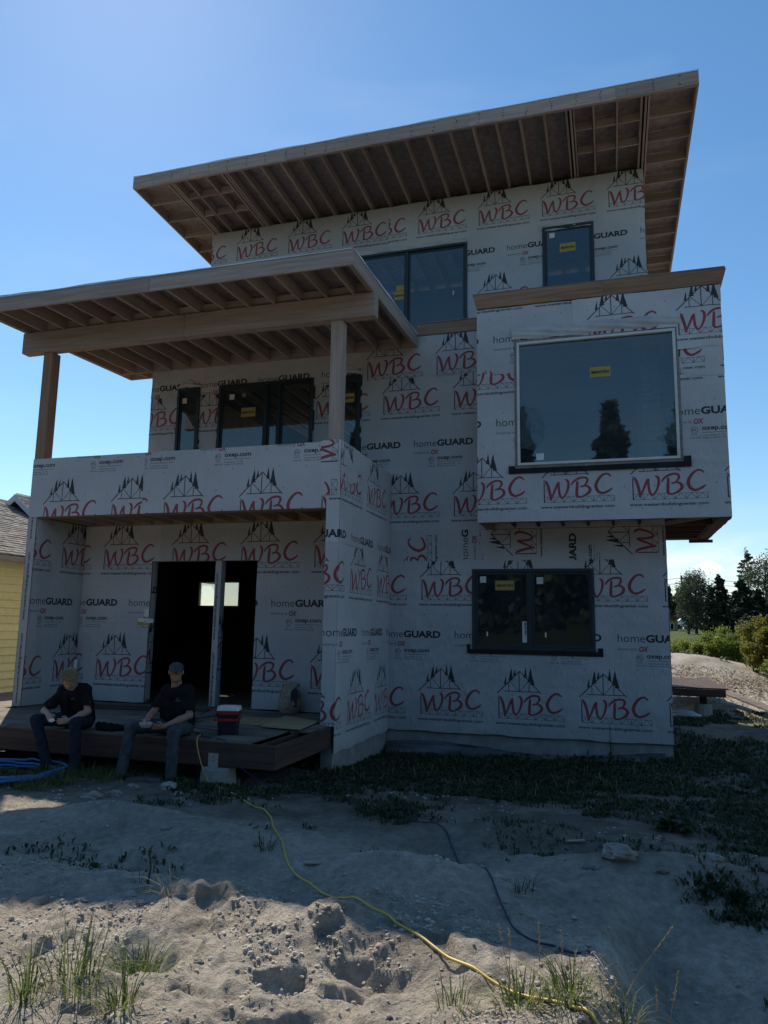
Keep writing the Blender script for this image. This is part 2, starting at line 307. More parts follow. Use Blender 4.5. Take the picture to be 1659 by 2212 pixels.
def stroke(pts, ch=1, k=0.0, era=False):
    """pen stroke through (x, y, width) points, Catmull-Rom smoothed"""
    P = np.array(pts, float); n_ = len(P); out = []
    for i in range(n_-1):
        p0, p1, p2, p3 = P[max(i-1, 0)], P[i], P[i+1], P[min(i+2, n_-1)]
        L = max(6, int(np.hypot(*(p2-p1)[:2])/0.0022))
        for t in np.linspace(0, 1, L, endpoint=False):
            out.append(0.5*((2*p1)+(-p0+p2)*t+(2*p0-5*p1+4*p2-p3)*t*t+(-p0+3*p1-3*p2+p3)*t**3))
    out.append(P[-1])
    for q in out:
        r = q[2]/2/RES+k; cx, cy = q[0]/RES, q[1]/RES; xs = np.arange(int(cx-r)-1, int(cx+r)+2); ys = np.arange(int(cy-r)-1, int(cy+r)+2)
        gx, gy = np.meshgrid(xs+0.5-cx, ys+0.5-cy); m = (gx*gx*1.0+gy*gy*1.0 < r*r).astype(np.float32)
        if era: erase(ys, xs, m)
        else: put(ch, ys, xs, m)
def logo():
    line((0.0, 0), (0.0, 0.37), 0.017)
    W2 = lambda px, py: ((px-397)/578.0, (535+0.04*(px-397)-py)/578.0)
    line(W2(378, 302), W2(603, 90), 0.017); line(W2(600, 92), W2(800, 305), 0.015); line(W2(452, 280), W2(785, 292), 0.013)
    line(W2(595, 95), W2(595, 283), 0.015); line(W2(493, 195), W2(493, 279), 0.012); line(W2(690, 190), W2(690, 286), 0.012)
    line(W2(508, 188), W2(590, 280), 0.010); line(W2(603, 280), W2(685, 190), 0.010)
    def fir(tx, ty, bx, by, w, nt):
        t = np.array(W2(tx, ty)); b = np.array(W2(bx, by))
        for i in range(nt):
            f0 = i/(nt+1.0); f1 = (i+2)/(nt+1.0); top = t+(b-t)*f0; bot = t+(b-t)*min(f1, 1); ww = w*(0.25+0.75*(i+1)/nt)
            tri_fill(0, top, (bot[0]-ww, bot[1]), (bot[0]+ww, bot[1]))
    fir(470, 128, 460, 215, 0.026, 3); fir(522, 60, 512, 180, 0.045, 4); fir(559, 68, 550, 135, 0.026, 3)
    fir(657, 52, 655, 155, 0.034, 3); fir(705, 58, 700, 195, 0.052, 4); fir(715, 120, 722, 225, 0.04, 2)
    # letters: cut a thin halo, then fill
    c = lambda px, py, w: ((px-205)/1180.0, (728-0.0285*(px-205)-py)/1180.0, w/1180.0)
    S = [[c(232, 325, 44), c(262, 372, 52), c(292, 470, 56), c(318, 600, 52), c(326, 672, 46)],
         [c(324, 676, 30), c(380, 545, 40), c(440, 400, 46), c(470, 350, 44)],
         [c(472, 352, 44), c(474, 460, 46), c(488, 570, 46), c(520, 630, 44), c(560, 625, 36), c(612, 545, 38), c(645, 440, 48), c(652, 360, 50), (c(632, 305, 44)), c(596, 288, 22)],
         [c(815, 338, 46), c(808, 440, 54), c(800, 560, 56), c(808, 606, 50), c(860, 622, 36), c(950, 590, 42), c(1020, 535, 54), c(1042, 480, 54), c(1010, 428, 46), c(950, 408, 38), c(876, 426, 34)],
         [c(705, 388, 28), c(745, 330, 40), c(830, 272, 44), c(920, 252, 40), c(985, 270, 44), c(994, 320, 46), c(968, 372, 36), c(935, 402, 20)],
         [c(1408, 228, 30), c(1370, 192, 38), c(1300, 192, 40), c(1225, 250, 50), c(1165, 345, 58), c(1148, 430, 60), c(1180, 510, 58), c(1250, 550, 50), c(1330, 530, 44), c(1400, 488, 38), c(1436, 452, 16)]]
    # truss
    h = 0.085; w = 0.0065
    line((0, 0), (1.072, 0), w); line((0, h), (1.072, h), w); xs = [0, .1525, .305, .4575, .610, .7625, .915, 1.070]
    for a, b in zip(xs[:-1], xs[1:]):
        line((b, 0), (b, h), w*1.1); line((a, 0), ((a+b)/2, h), w); line(((a+b)/2, h), (b, 0), w)
    for s_ in S: stroke(s_, era=True, k=7)
    for s_ in S: stroke(s_)
    ptext('www.westernbuildingcenter.com', -0.06, -0.115, 1.135, bold=0.028, height=0.064)
logo()
GX, GZ = 0.59, 1.30
ptext('home', GX, GZ, 0.425, bold=-0.004, height=0.128); ptext('GUARD', GX+0.435, GZ-0.002, 0.665, bold=0.045, height=0.125)
ptext('housewrap by', GX, GZ-0.145, 0.30, bold=-0.002, height=0.058); ptext('OX', GX+0.325, GZ-0.15, 0.145, ch=1, bold=0.05, height=0.085, shear=0.2)
ptext('oxep.com', GX+0.44, GZ-0.275, 0.46, bold=0.03, height=0.075)
ptext('HomeGuard Building Products', GX+0.44, GZ-0.305, 0.45, bold=0.01, height=0.026)
ptext('Control Number: 5011981', GX+0.44, GZ-0.345, 0.32, bold=0.015, height=0.022)
ptext('Certified To: ICC-ES AC38', GX+0.44, GZ-0.383, 0.33, bold=0.015, height=0.022)
cxx, czz = GX+0.33, GZ-0.245
th = np.linspace(0, 2*math.pi, 28)
for a, b in zip(th[:-1], th[1:]): line((cxx+0.05*math.cos(a), czz+0.05*math.sin(a)), (cxx+0.05*math.cos(b), czz+0.05*math.sin(b)), 0.007)
ptext('ETL', cxx-0.034, czz-0.018, 0.068, bold=0.03, height=0.04); ptext('Intertek', cxx-0.045, czz-0.088, 0.09, bold=0.01, height=0.018); ptext('CCRR-1092', cxx-0.07, czz-0.135, 0.15, bold=0.015, height=0.022)
line((cxx-0.05, czz-0.064), (cxx+0.05, czz-0.064), 0.003)
# downsample x2
H2, W2_ = NH//2, NW//2
cov = cov[:, :H2*2, :W2_*2].reshape(3, H2, 2, W2_, 2).mean((2, 4))
img = bpy.data.images.new('housewrap_print', W2_, H2, alpha=True, float_buffer=False)
px = np.zeros((H2, W2_, 4), np.float32); px[..., 0] = cov[0]; px[..., 1] = cov[1]; px[..., 3] = 1
img.colorspace_settings.name = 'Non-Color'; img.pixels.foreach_set(px.ravel()); img.update(); img.pack()
def wrap_mat():
    m = base_mat('housewrap', (0.7, 0.7, 0.7), 0.55, 0.25); n, l = nodes(m); b = n['Principled BSDF']
    tx = n.new('ShaderNodeTexImage'); tx.image = img; tx.extension = 'REPEAT'; uvn = n.new('ShaderNodeUVMap'); uvn.uv_map = 'UVMap'; l.new(uvn.outputs[0], tx.inputs[0])
    sp = n.new('ShaderNodeSeparateColor'); l.new(tx.outputs['Color'], sp.inputs[0])
    t = n.new('ShaderNodeTexCoord'); nz = n.new('ShaderNodeTexNoise'); nz.inputs['Scale'].default_value = 0.9; nz.inputs['Detail'].default_value = 6; l.new(t.outputs['Object'], nz.inputs['Vector'])
    cr = n.new('ShaderNodeValToRGB'); cr.color_ramp.elements[0].position = 0.3; cr.color_ramp.elements[1].position = 0.7
    cr.color_ramp.elements[0].color = (0.45, 0.45, 0.45, 1); cr.color_ramp.elements[1].color = (0.57, 0.565, 0.555, 1); l.new(nz.outputs['Fac'], cr.inputs[0])
    mu = n.new('ShaderNodeMath'); mu.operation = 'MULTIPLY'; mu.inputs[1].default_value = 0.95; l.new(sp.outputs[0], mu.inputs[0])
    mr = n.new('ShaderNodeMath'); mr.operation = 'MULTIPLY'; mr.inputs[1].default_value = 0.93; l.new(sp.outputs[1], mr.inputs[0])
    x1 = n.new('ShaderNodeMixRGB'); x1.inputs[2].default_value = (0.018, 0.019, 0.022, 1); l.new(mu.outputs[0], x1.inputs[0]); l.new(cr.outputs[0], x1.inputs[1])
    x2 = n.new('ShaderNodeMixRGB'); x2.inputs[2].default_value = (0.29, 0.03, 0.042, 1); l.new(mr.outputs[0], x2.inputs[0]); l.new(x1.outputs[0], x2.inputs[1]); l.new(x2.outputs[0], b.inputs['Base Color'])
    info = n.new('ShaderNodeObjectInfo'); tv = n.new('ShaderNodeMapRange'); tv.inputs['To Min'].default_value = 0.90; tv.inputs['To Max'].default_value = 1.08; l.new(info.outputs['Random'], tv.inputs['Value'])
    hv = n.new('ShaderNodeHueSaturation'); l.new(tv.outputs[0], hv.inputs['Value']); l.new(x2.outputs[0], hv.inputs['Color'])
    gp = n.new('ShaderNodeNewGeometry'); sz = n.new('ShaderNodeSeparateXYZ'); l.new(gp.outputs['Position'], sz.inputs[0])
    zr_ = n.new('ShaderNodeMapRange'); zr_.inputs['From Min'].default_value = 0.85; zr_.inputs['From Max'].default_value = 0.2; zr_.inputs['To Max'].default_value = 0.5; l.new(sz.outputs['Z'], zr_.inputs['Value'])
    dn_ = n.new('ShaderNodeTexNoise'); dn_.inputs['Scale'].default_value = 7; dn_.inputs['Detail'].default_value = 8; dn_.inputs['Roughness'].default_value = 0.7; l.new(gp.outputs['Position'], dn_.inputs['Vector'])
    dm = n.new('ShaderNodeMath'); dm.operation = 'MULTIPLY'; l.new(zr_.outputs[0], dm.inputs[0]); l.new(dn_.outputs['Fac'], dm.inputs[1])
    x3 = n.new('ShaderNodeMixRGB'); x3.inputs[2].default_value = (0.25, 0.21, 0.16, 1); l.new(dm.outputs[0], x3.inputs[0]); l.new(hv.outputs[0], x3.inputs[1]); l.new(x3.outputs[0], b.inputs['Base Color'])
    # fine crinkle
    mp = n.new('ShaderNodeMapping'); mp.inputs['Scale'].default_value = (3.5, 3.5, 1.6); l.new(t.outputs['Object'], mp.inputs[0])
    w1 = n.new('ShaderNodeTexNoise'); w1.inputs['Scale'].default_value = 2.6; w1.inputs['Detail'].default_value = 6; w1.inputs['Distortion'].default_value = 1.6; l.new(mp.outputs[0], w1.inputs['Vector'])
    bp = n.new('ShaderNodeBump'); bp.inputs['Strength'].default_value = 0.85; bp.inputs['Distance'].default_value = 0.02; l.new(w1.outputs['Fac'], bp.inputs['Height']); l.new(bp.outputs[0], b.inputs['Normal'])
    return m
wrap_mat()

# ------------------------------------------------------------------ wall builders
def slab(name, plane, pos, th, u0, u1, v0, v1, holes, mat, parent):
    """plane 'Y': face at y=pos looking to -Y, u=x. plane 'X': face at x=pos looking to +X, u=y. v=z."""
    us = sorted({u0, u1}|{h[0] for h in holes}|{h[1] for h in holes}); vs = sorted({v0, v1}|{h[2] for h in holes}|{h[3] for h in holes})
    us = [u for u in us if u0 <= u <= u1]; vs = [v for v in vs if v0 <= v <= v1]
    solid = {}
    for i in range(len(us)-1):
        for j in range(len(vs)-1):
            cu, cv = (us[i]+us[i+1])/2, (vs[j]+vs[j+1])/2
            solid[i, j] = not any(h[0] < cu < h[1] and h[2] < cv < h[3] for h in holes)
    mb = MB()
    def P(u, v, d): return (u, pos+d, v) if plane == 'Y' else (pos-d, u, v)
    def quad(a): mb.add(a, [(0, 1, 2, 3)])
    for (i, j), s in solid.items():
        if not s: continue
        a, b, c, d = us[i], us[i+1], vs[j], vs[j+1]
        quad([P(a, c, 0), P(b, c, 0), P(b, d, 0), P(a, d, 0)]); quad([P(a, c, th), P(a, d, th), P(b, d, th), P(b, c, th)])
        if not solid.get((i-1, j)): quad([P(a, c, 0), P(a, d, 0), P(a, d, th), P(a, c, th)])
        if not solid.get((i+1, j)): quad([P(b, c, 0), P(b, c, th), P(b, d, th), P(b, d, 0)])
        if not solid.get((i, j-1)): quad([P(a, c, 0), P(a, c, th), P(b, c, th), P(b, c, 0)])
        if not solid.get((i, j+1)): quad([P(a, d, 0), P(b, d, 0), P(b, d, th), P(a, d, th)])
    return mb.build(name, mat, parent)
def wrap(plane, pos, u0, u1, v0, v1, anchor, parent, holes=(), rot=False, off=0.006, amp=0.005, seed=0, fn=None, ragged=(0, 0, 0, 0), step=0.045, ufun=None):
    """one sheet of housewrap with its print; anchor = (u, v) of a printed logo's lower left corner"""
    def lin(a, b, extra):
        n_ = max(1, int(round((b-a)/step))); s = set(np.linspace(a, b, n_+1).round(5))
        ex = [round(e_, 5) for e_ in extra if a < e_ < b]; s = {q for q in s if all(abs(q-e_) > step*0.35 for e_ in ex)}|set(ex); s |= {round(a, 5), round(b, 5)}
        return np.array(sorted(s))
    us = lin(u0, u1, [h[0] for h in holes]+[h[1] for h in holes]); vs = lin(v0, v1, [h[2] for h in holes]+[h[3] for h in holes])
    U, Vv = np.meshgrid(us, vs); k = seed*13.7
    dn = fbm(U*2.2+Vv*1.2+k, Vv*1.4-U*0.7+k, 4, seed+5); dn2 = fbm(U*7+k, Vv*3.3+U*2+k, 3, seed+9)
    ra = fbm(U*1.5+Vv*2.3+k, Vv*0.5-U*1.1+k, 3, seed+31); rb_ = fbm(U*0.9-Vv*0.6+k, Vv*3.1+U*0.5+k, 3, seed+41)
    ed = 0.12+0.88*sm(0, 0.14, np.minimum(U-u0, u1-U)); D = off+ed*(amp*1.7*(0.05+dn)+amp*0.9*dn2+0.011*(1-np.abs(2*ra-1)*2.2).clip(0, 1)**5+0.009*(1-np.abs(2*rb_-1)*2.2).clip(0, 1)**6)
    Ue, Ve = U.copy(), Vv.copy()
    if ragged[0]: Ve[0] += (fbm(us*3+k, us*0+k, 4, seed)-0.5)*ragged[0]
    if ragged[1]: Ve[-1] += (fbm(us*3+k, us*0+k+9, 4, seed)-0.5)*ragged[1]
    if ragged[2]: Ue[:, 0] += (fbm(vs*3+k, vs*0+k+4, 4, seed)-0.5)*ragged[2]
    if ragged[3]: Ue[:, -1] += (fbm(vs*3+k, vs*0+k+14, 4, seed)-0.5)*ragged[3]
    if fn is not None: D = D+fn(U, Vv)
    ny, nx = U.shape; keep = np.ones((ny-1, nx-1), bool); cu = (us[:-1]+us[1:])/2; cv = (vs[:-1]+vs[1:])/2
    for h in holes: keep &= ~((cu[None, :] > h[0]) & (cu[None, :] < h[1]) & (cv[:, None] > h[2]) & (cv[:, None] < h[3]))
    idx = np.arange(ny*nx).reshape(ny, nx)
    F = np.stack([idx[:-1, :-1], idx[:-1, 1:], idx[1:, 1:], idx[1:, :-1]], -1)[keep]
    if plane == 'Y': V = np.stack([Ue, pos-D, Ve], -1)
    else: V = np.stack([pos+D, Ue, Ve], -1)
    if rot: uv = np.stack([(Ve-anchor[1])/PX, -(Ue-anchor[0])/PV], -1)
    else: uv = np.stack([(Ue-anchor[0])/PX, (Ve-anchor[1])/PV], -1)
    o = mesh('housewrap', V.reshape(-1, 3), F, 'housewrap', parent, True, uv.reshape(-1, 2))
    return o

# ================================================================== GROUND
def axis(parts):
    out = []
    for a, b, s in parts: out += list(np.arange(a, b, s))
    return np.array(sorted(set(np.round(out+[parts[-1][1]], 4))))
gx_ = axis([(-420, -60, 30), (-60, -20, 4), (-20, -8, 0.4), (-8, -4.6, 0.09), (-4.6, 1.3, 0.020), (1.3, 3, 0.09), (3, 10, 0.3), (10, 40, 2), (40, 100, 8), (100, 420, 40)])
gy_ = axis([(-60, -10, 5), (-10, 2, 0.6), (2, 5.2, 0.017), (5.2, 6.6, 0.026), (6.6, 9.5, 0.045), (9.5, 14, 0.09), (14, 30, 0.22), (30, 60, 1.2), (60, 160, 8), (160, 900, 60)])
GXX, GYY = np.meshgrid(gx_, gy_); GZZ = gz(GXX, GYY)
ny, nx = GXX.shape; ii = np.arange(ny*nx).reshape(ny, nx)
m = base_mat('soil', (0.4, 0.35, 0.29), 0.95, 0.1); n, l = nodes(m); b = n['Principled BSDF']
geo = n.new('ShaderNodeNewGeometry')
def nse(scale, det, rough=0.6, dist=0.0):
    z = n.new('ShaderNodeTexNoise'); z.inputs['Scale'].default_value = scale; z.inputs['Detail'].default_value = det; z.inputs['Roughness'].default_value = rough; z.inputs['Distortion'].default_value = dist
    l.new(geo.outputs['Position'], z.inputs['Vector']); return z.outputs['Fac']
def ramp(src, p0, c0, p1, c1):
    r = n.new('ShaderNodeValToRGB'); r.color_ramp.elements[0].position = p0; r.color_ramp.elements[0].color = (*c0, 1); r.color_ramp.elements[1].position = p1; r.color_ramp.elements[1].color = (*c1, 1)
    l.new(src, r.inputs[0]); return r.outputs[0]
c_a = ramp(nse(1.1, 8), 0.35, (0.40, 0.345, 0.275), 0.66, (0.64, 0.575, 0.475))
c_b = ramp(nse(14, 7, 0.75), 0.34, (0.52, 0.50, 0.48), 0.60, (1.0, 1.0, 1.0))
mxa = n.new('ShaderNodeMixRGB'); mxa.blend_type = 'MULTIPLY'; mxa.inputs[0].default_value = 0.8; l.new(c_a, mxa.inputs[1]); l.new(c_b, mxa.inputs[2])
# weedy darker earth near the house, shade painted over nearer sand, far grass
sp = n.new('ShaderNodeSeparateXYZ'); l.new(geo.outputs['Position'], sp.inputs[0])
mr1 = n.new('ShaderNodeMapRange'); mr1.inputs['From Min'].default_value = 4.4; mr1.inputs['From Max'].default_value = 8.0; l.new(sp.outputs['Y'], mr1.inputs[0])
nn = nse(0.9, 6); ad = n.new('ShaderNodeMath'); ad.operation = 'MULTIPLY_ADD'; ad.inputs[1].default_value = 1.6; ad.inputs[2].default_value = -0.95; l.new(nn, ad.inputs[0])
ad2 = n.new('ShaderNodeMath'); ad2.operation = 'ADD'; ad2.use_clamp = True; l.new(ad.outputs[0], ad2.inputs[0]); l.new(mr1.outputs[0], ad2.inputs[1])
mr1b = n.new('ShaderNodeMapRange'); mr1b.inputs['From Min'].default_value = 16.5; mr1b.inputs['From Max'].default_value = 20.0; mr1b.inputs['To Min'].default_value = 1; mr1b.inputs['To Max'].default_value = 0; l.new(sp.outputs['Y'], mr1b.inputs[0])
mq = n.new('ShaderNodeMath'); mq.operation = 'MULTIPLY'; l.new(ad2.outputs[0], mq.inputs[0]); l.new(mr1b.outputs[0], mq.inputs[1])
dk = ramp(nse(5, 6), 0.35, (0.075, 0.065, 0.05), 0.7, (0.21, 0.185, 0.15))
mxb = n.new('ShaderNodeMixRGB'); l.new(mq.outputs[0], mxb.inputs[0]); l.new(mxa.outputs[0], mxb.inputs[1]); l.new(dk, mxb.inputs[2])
mr2 = n.new('ShaderNodeMapRange'); mr2.inputs['From Min'].default_value = 27.5; mr2.inputs['From Max'].default_value = 33; l.new(sp.outputs['Y'], mr2.inputs[0])
gr = ramp(nse(0.6, 8), 0.35, (0.05, 0.075, 0.022), 0.7, (0.13, 0.14, 0.06))
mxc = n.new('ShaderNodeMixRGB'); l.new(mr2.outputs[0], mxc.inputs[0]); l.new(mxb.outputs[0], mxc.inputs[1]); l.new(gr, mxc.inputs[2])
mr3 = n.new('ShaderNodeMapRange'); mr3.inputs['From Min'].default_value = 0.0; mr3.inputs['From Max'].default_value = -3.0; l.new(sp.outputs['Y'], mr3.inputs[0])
mxd = n.new('ShaderNodeMixRGB'); l.new(mr3.outputs[0], mxd.inputs[0]); l.new(mxc.outputs[0], mxd.inputs[1]); mxd.inputs[2].default_value = (0.022, 0.028, 0.014, 1); l.new(mxd.outputs[0], b.inputs['Base Color'])  # unseen ground behind the camera, darkened to cut bounce light
bp1 = n.new('ShaderNodeBump'); bp1.inputs['Strength'].default_value = 1.0; bp1.inputs['Distance'].default_value = 0.04; l.new(nse(38, 8, 0.7), bp1.inputs['Height'])
vor = n.new('ShaderNodeTexVoronoi'); vor.inputs['Scale'].default_value = 55; l.new(geo.outputs['Position'], vor.inputs['Vector'])
bp2 = n.new('ShaderNodeBump'); bp2.inputs['Strength'].default_value = 0.35; bp2.inputs['Distance'].default_value = 0.01; bp2.invert = True; l.new(vor.outputs['Distance'], bp2.inputs['Height']); l.new(bp1.outputs[0], bp2.inputs['Normal']); l.new(bp2.outputs[0], b.inputs['Normal'])
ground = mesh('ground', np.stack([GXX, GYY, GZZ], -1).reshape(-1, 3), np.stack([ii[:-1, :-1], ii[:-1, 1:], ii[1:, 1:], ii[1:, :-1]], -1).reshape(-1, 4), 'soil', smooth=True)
tag(ground, kind='structure')

# ================================================================== THE HOUSE
XL, XP, XR = -9.44, -3.81, 0.885
YP, YM, YD, YB, YT, YE = 10.165, 12.84, 11.42, 11.93, 14.862, 19.0
FZ, BZ = 0.60, 3.71
house = thing('house_under_construction', (-4, 12.84, 0.0), 'large unfinished three storey house wrapped in white printed housewrap with big bare timber roof overhangs', 'house')
H = house
def part(name, mb, mat, parent=None, **k): return mb.build(name, mat, parent or H, **k)
# -------- foundation
fd = slab('foundation', 'Y', YM+0.03, 0.2, XP-0.02, XR-0.01, -0.9, 0.26, [], 'concrete', H)
fd2 = MB().box(XP-0.2, XP-0.025, YP+0.03, YM+0.2, -0.9, 0.26).build('foundation', 'concrete', H)
fd3 = MB().box(XR-0.2, XR-0.012, YM+0.24, YE, -0.9, 0.26).build('foundation', 'concrete', H)
# crumpled black membrane at the foot of the foundation
u = np.linspace(XP+0.02, 0.75, 90); v = np.linspace(0, 1, 9); U, Vv = np.meshgrid(u, v)
top = 0.07+0.10*(fbm(u*0.8, u*0, 3, 70)-0.5)+0.06*np.sin(u*1.7)
Zm = (top[None, :]-0.05)*(1-Vv)+(-0.28)*Vv; Ym_ = YM-0.02-0.25*Vv**1.4-0.12*fbm(U*2.2+Vv*3, Vv*5, 3, 71)
o = mesh('plastic_membrane', np.stack([U, Ym_, Zm], -1).reshape(-1, 3), [(j*90+i, j*90+i+1, (j+1)*90+i+1, (j+1)*90+i) for j in range(8) for i in range(89)], 'membrane', H, True)

# -------- windows
def window(label, plane_y, x0, x1, z0, z1, muls=(), fw=0.055, fm='frame_dark', gm='glass', proud=0.05, sash=None, slide=None):
    mb = MB(); ring(mb, x0, x1, z0, z1, fw, plane_y-proud, plane_y+0.07)
    ring(mb, x0-0.03, x1+0.03, z0-0.03, z1+0.03, 0.032, plane_y-0.017, plane_y-0.010)
    w = mb.build('window', fm, H); bevel(w, 0.004, 1)
    if label: w['label'] = label
    xs = [x0+fw]+[q for m_ in muls for q in (m_-0.025, m_+0.025)]+[x1-fw]
    for m_ in muls: box('mullion', m_-0.025, m_+0.025, plane_y-proud+0.012, plane_y+0.06, z0+fw, z1-fw, fm, w)
    for i in range(0, len(xs), 2):
        a, b_ = xs[i], xs[i+1]; dy = 0.0 if i == 0 else 0.018
        s = MB(); ring(s, a+0.001, b_-0.001, z0+fw+0.001, z1-fw-0.001, 0.038, plane_y-0.018+dy, plane_y+0.02+dy); s.build('sash', fm, w)
        g = gm if not isinstance(gm, (list, tuple)) else gm[min(i//2, len(gm)-1)]
        mesh('pane', [(a+0.03, plane_y+dy, z0+fw+0.03), (b_-0.03, plane_y+dy, z0+fw+0.03), (b_-0.03, plane_y+dy, z1-fw-0.03), (a+0.03, plane_y+dy, z1-fw-0.03)], [(0, 1, 2, 3)], g, w)
    return w
def sticker(w, x0, x1, z0, z1, y, text=None, mat='sticker_yellow', rot=False):
    s = box('sticker', x0, x1, y, y+0.001, z0, z1, mat, w)
    if text:
        ww = (x1-x0)*0.84; hh = (z1-z0)*0.30
        if rot: text_obj('lettering', text, x0+(x1-x0)*0.3, z1-(z1-z0)*0.06, (z1-z0)*0.55, y-0.0015, 'ink', w, 0.02, (x1-x0)*0.42, rot=True)
        else: text_obj('lettering', text, x0+(x1-x0)*0.08, z0+(z1-z0)*0.34, ww, y-0.0015, 'ink', w, 0.03, hh)
    return s
LW = (-2.30, -0.255, 1.63, 3.00)
BW = (-1.43, 1.13, 4.56, 6.745)
W1 = (-8.41, -7.89, 5.02, 6.75); W2 = (-7.455, -5.395, 4.75, 6.745); W3 = (-4.92, -4.435, 5.02, 6.73)
T1 = (-5.22, -2.76, 8.10, 10.27); T2 = (-1.165, -0.12, 8.30, 10.35)
win_low = window('dark two pane sliding window in the ground floor wall', YM, *LW, muls=(-1.305,), gm=['glass', 'glass'])
sticker(win_low, -1.90, -1.575, 2.635, 2.80, YM-0.004, 'MARVIN'); sticker(win_low, -2.165, -2.06, 2.765, 2.875, YM-0.004, mat='sticker_white')
sticker(win_low, -1.447, -1.345, 1.755, 2.11, YM-0.004, 'MARVIN', 'sticker_white', True); sticker(win_low, -1.20, -1.09, 2.745, 2.86, YM+0.014, mat='sticker_white')
for x in (-2.045, -1.06): box('sash_pull', x-0.012, x+0.012, YM-0.01, YM-0.003, 1.85, 1.93, 'sticker_white', win_low)
mb = MB().box(-2.385, -0.14, YM-0.049, YM-0.019, 1.555, 1.629); mb.box(-2.385, -2.335, YM-0.053, YM-0.0262, 1.60, 1.71).box(-0.222, -0.14, YM-0.053, YM-0.0262, 1.575, 1.69); mb.build('sill_flashing', 'flashing_black', win_low)
# big picture window on the bump out: grey flange, white frame
mb = MB(); ring(mb, BW[0], BW[1], BW[2], BW[3], 0.045, YB-0.03, YB+0.05); win_big = mb.build('window', 'flashing_grey', H); win_big['label'] = 'large white framed picture window with peeling protective film'; bevel(win_big, 0.004, 1)
mb = MB(); ring(mb, BW[0]+0.045, BW[1]-0.045, BW[2]+0.045, BW[3]-0.045, 0.042, YB-0.055, YB+0.04); bevel(mb.build('frame', 'frame_white', win_big), 0.006)
PB = (BW[0]+0.085, BW[1]-0.085, BW[2]+0.085, BW[3]-0.085)
mesh('pane', [(PB[0], YB, PB[2]), (PB[1], YB, PB[2]), (PB[1], YB, PB[3]), (PB[0], YB, PB[3])], [(0, 1, 2, 3)], 'glass', win_big)
for i, z in enumerate((6.40, 6.13, 5.90, 5.655, 5.43, 5.17, 4.92)):
    a = MB(); xs = np.linspace(PB[0]+0.01, PB[1]-0.01, 24)
    for q in range(23):
        za = z+0.004*math.sin(xs[q]*9+i*2)+0.012*(vnoise(xs[q]*2, i, 4)-0.5); zb = z+0.004*math.sin(xs[q+1]*9+i*2)+0.012*(vnoise(xs[q+1]*2, i, 4)-0.5)
        a.add([(xs[q], YB-0.003, za), (xs[q+1], YB-0.003, zb), (xs[q+1], YB-0.003, zb+0.005), (xs[q], YB-0.003, za+0.005)], [(0, 1, 2, 3)])
    a.build('film_seam', 'plastic_film', win_big)
sticker(win_big, -0.22, 0.10, 6.01, 6.18, YB-0.006, 'MARVIN'); sticker(win_big, -1.09, -0.97, 4.69, 4.80, YB-0.006, mat='sticker_white')
def crumple(name, pts, parent, mat, y, seed=1, amp=0.03):
    V = [(p[0], y, p[1]) for p in pts]; c = np.mean(pts, 0); N = 7; mb = MB(); k = len(pts)
    VV = []
    for r in range(N+1):
        for i in range(k*3):
            a = np.array(pts[i//3]); b_ = np.array(pts[(i//3+1) % k]); p = a+(b_-a)*((i % 3)/3); q = c+(p-c)*(r/N)
            VV.append((q[0], y-amp*float(fbm(q[0]*16+seed, q[1]*16, 3, seed)), q[1]))
    F = [(r*k*3+i, r*k*3+(i+1) % (k*3), (r+1)*k*3+(i+1) % (k*3), (r+1)*k*3+i) for r in range(N) for i in range(k*3)]
    return mesh(name, VV, F, mat, parent)
crumple('torn_film', [(-1.33, 5.62), (-1.05, 5.55), (-0.93, 5.22), (-0.98, 4.98), (-1.15, 4.86), (-1.33, 4.90)], win_big, 'plastic_film', YB-0.008, 3)
crumple('torn_film', [(0.98, 5.35), (0.86, 5.05), (0.74, 4.95), (0.86, 4.88), (1.03, 4.76), (1.03, 5.2)], win_big, 'plastic_film', YB-0.008, 5)
mb = MB().box(-1.52, 1.235, YB-0.049, YB-0.016, 4.475, 4.555).box(-1.53, -1.434, YB-0.053, YB-0.0225, 4.48, 4.60).box(1.134, 1.235, YB-0.053, YB-0.0225, 4.50, 4.64); mb.build('sill_flashing', 'flashing_black', win_big)
w = window('narrow dark window at the far left of the balcony wall', YM, *W1); sticker(w, -8.31, -8.21, 6.44, 6.55, YM-0.004, mat='sticker_white')
w = window('dark sliding door behind the balcony rail', YM, *W2, muls=(-6.40, -6.12), gm=['glass', 'glass', 'glass_clear'])
sticker(w, -6.95, -6.64, 6.06, 6.25, YM-0.004, 'MARVIN'); sticker(w, -7.23, -7.12, 6.44, 6.55, YM-0.004, mat='sticker_white'); sticker(w, -6.95, -6.87, 6.47, 6.56, YM-0.004, mat='flashing_grey')
w = window('narrow dark window behind the right balcony post', YM, *W3); sticker(w, -4.80, -4.565, 6.20, 6.38, YM-0.004, 'MARVIN')
w = window('wide dark third floor window above the balcony roof', YT, *T1, muls=(-4.11,)); sticker(w, -4.40, -4.15, 9.13, 9.32, YT-0.004, 'MARVIN'); sticker(w, -4.36, -4.15, 9.33, 9.46, YT-0.004, mat='sticker_yellow')
box('sash_pull', -3.08, -3.055, YT-0.01, YT-0.003, 9.09, 9.19, 'sticker_white', w)
w = window('upright dark third floor window at the right', YT, *T2); sticker(w, -0.81, -0.49, 9.765, 9.955, YT-0.004, 'MARVIN'); sticker(w, -1.02, -0.91, 10.11, 10.22, YT-0.004, mat='sticker_white')
def hole(b, g=0.03): return (b[0]+g, b[1]-g, b[2]+g, b[3]-g)

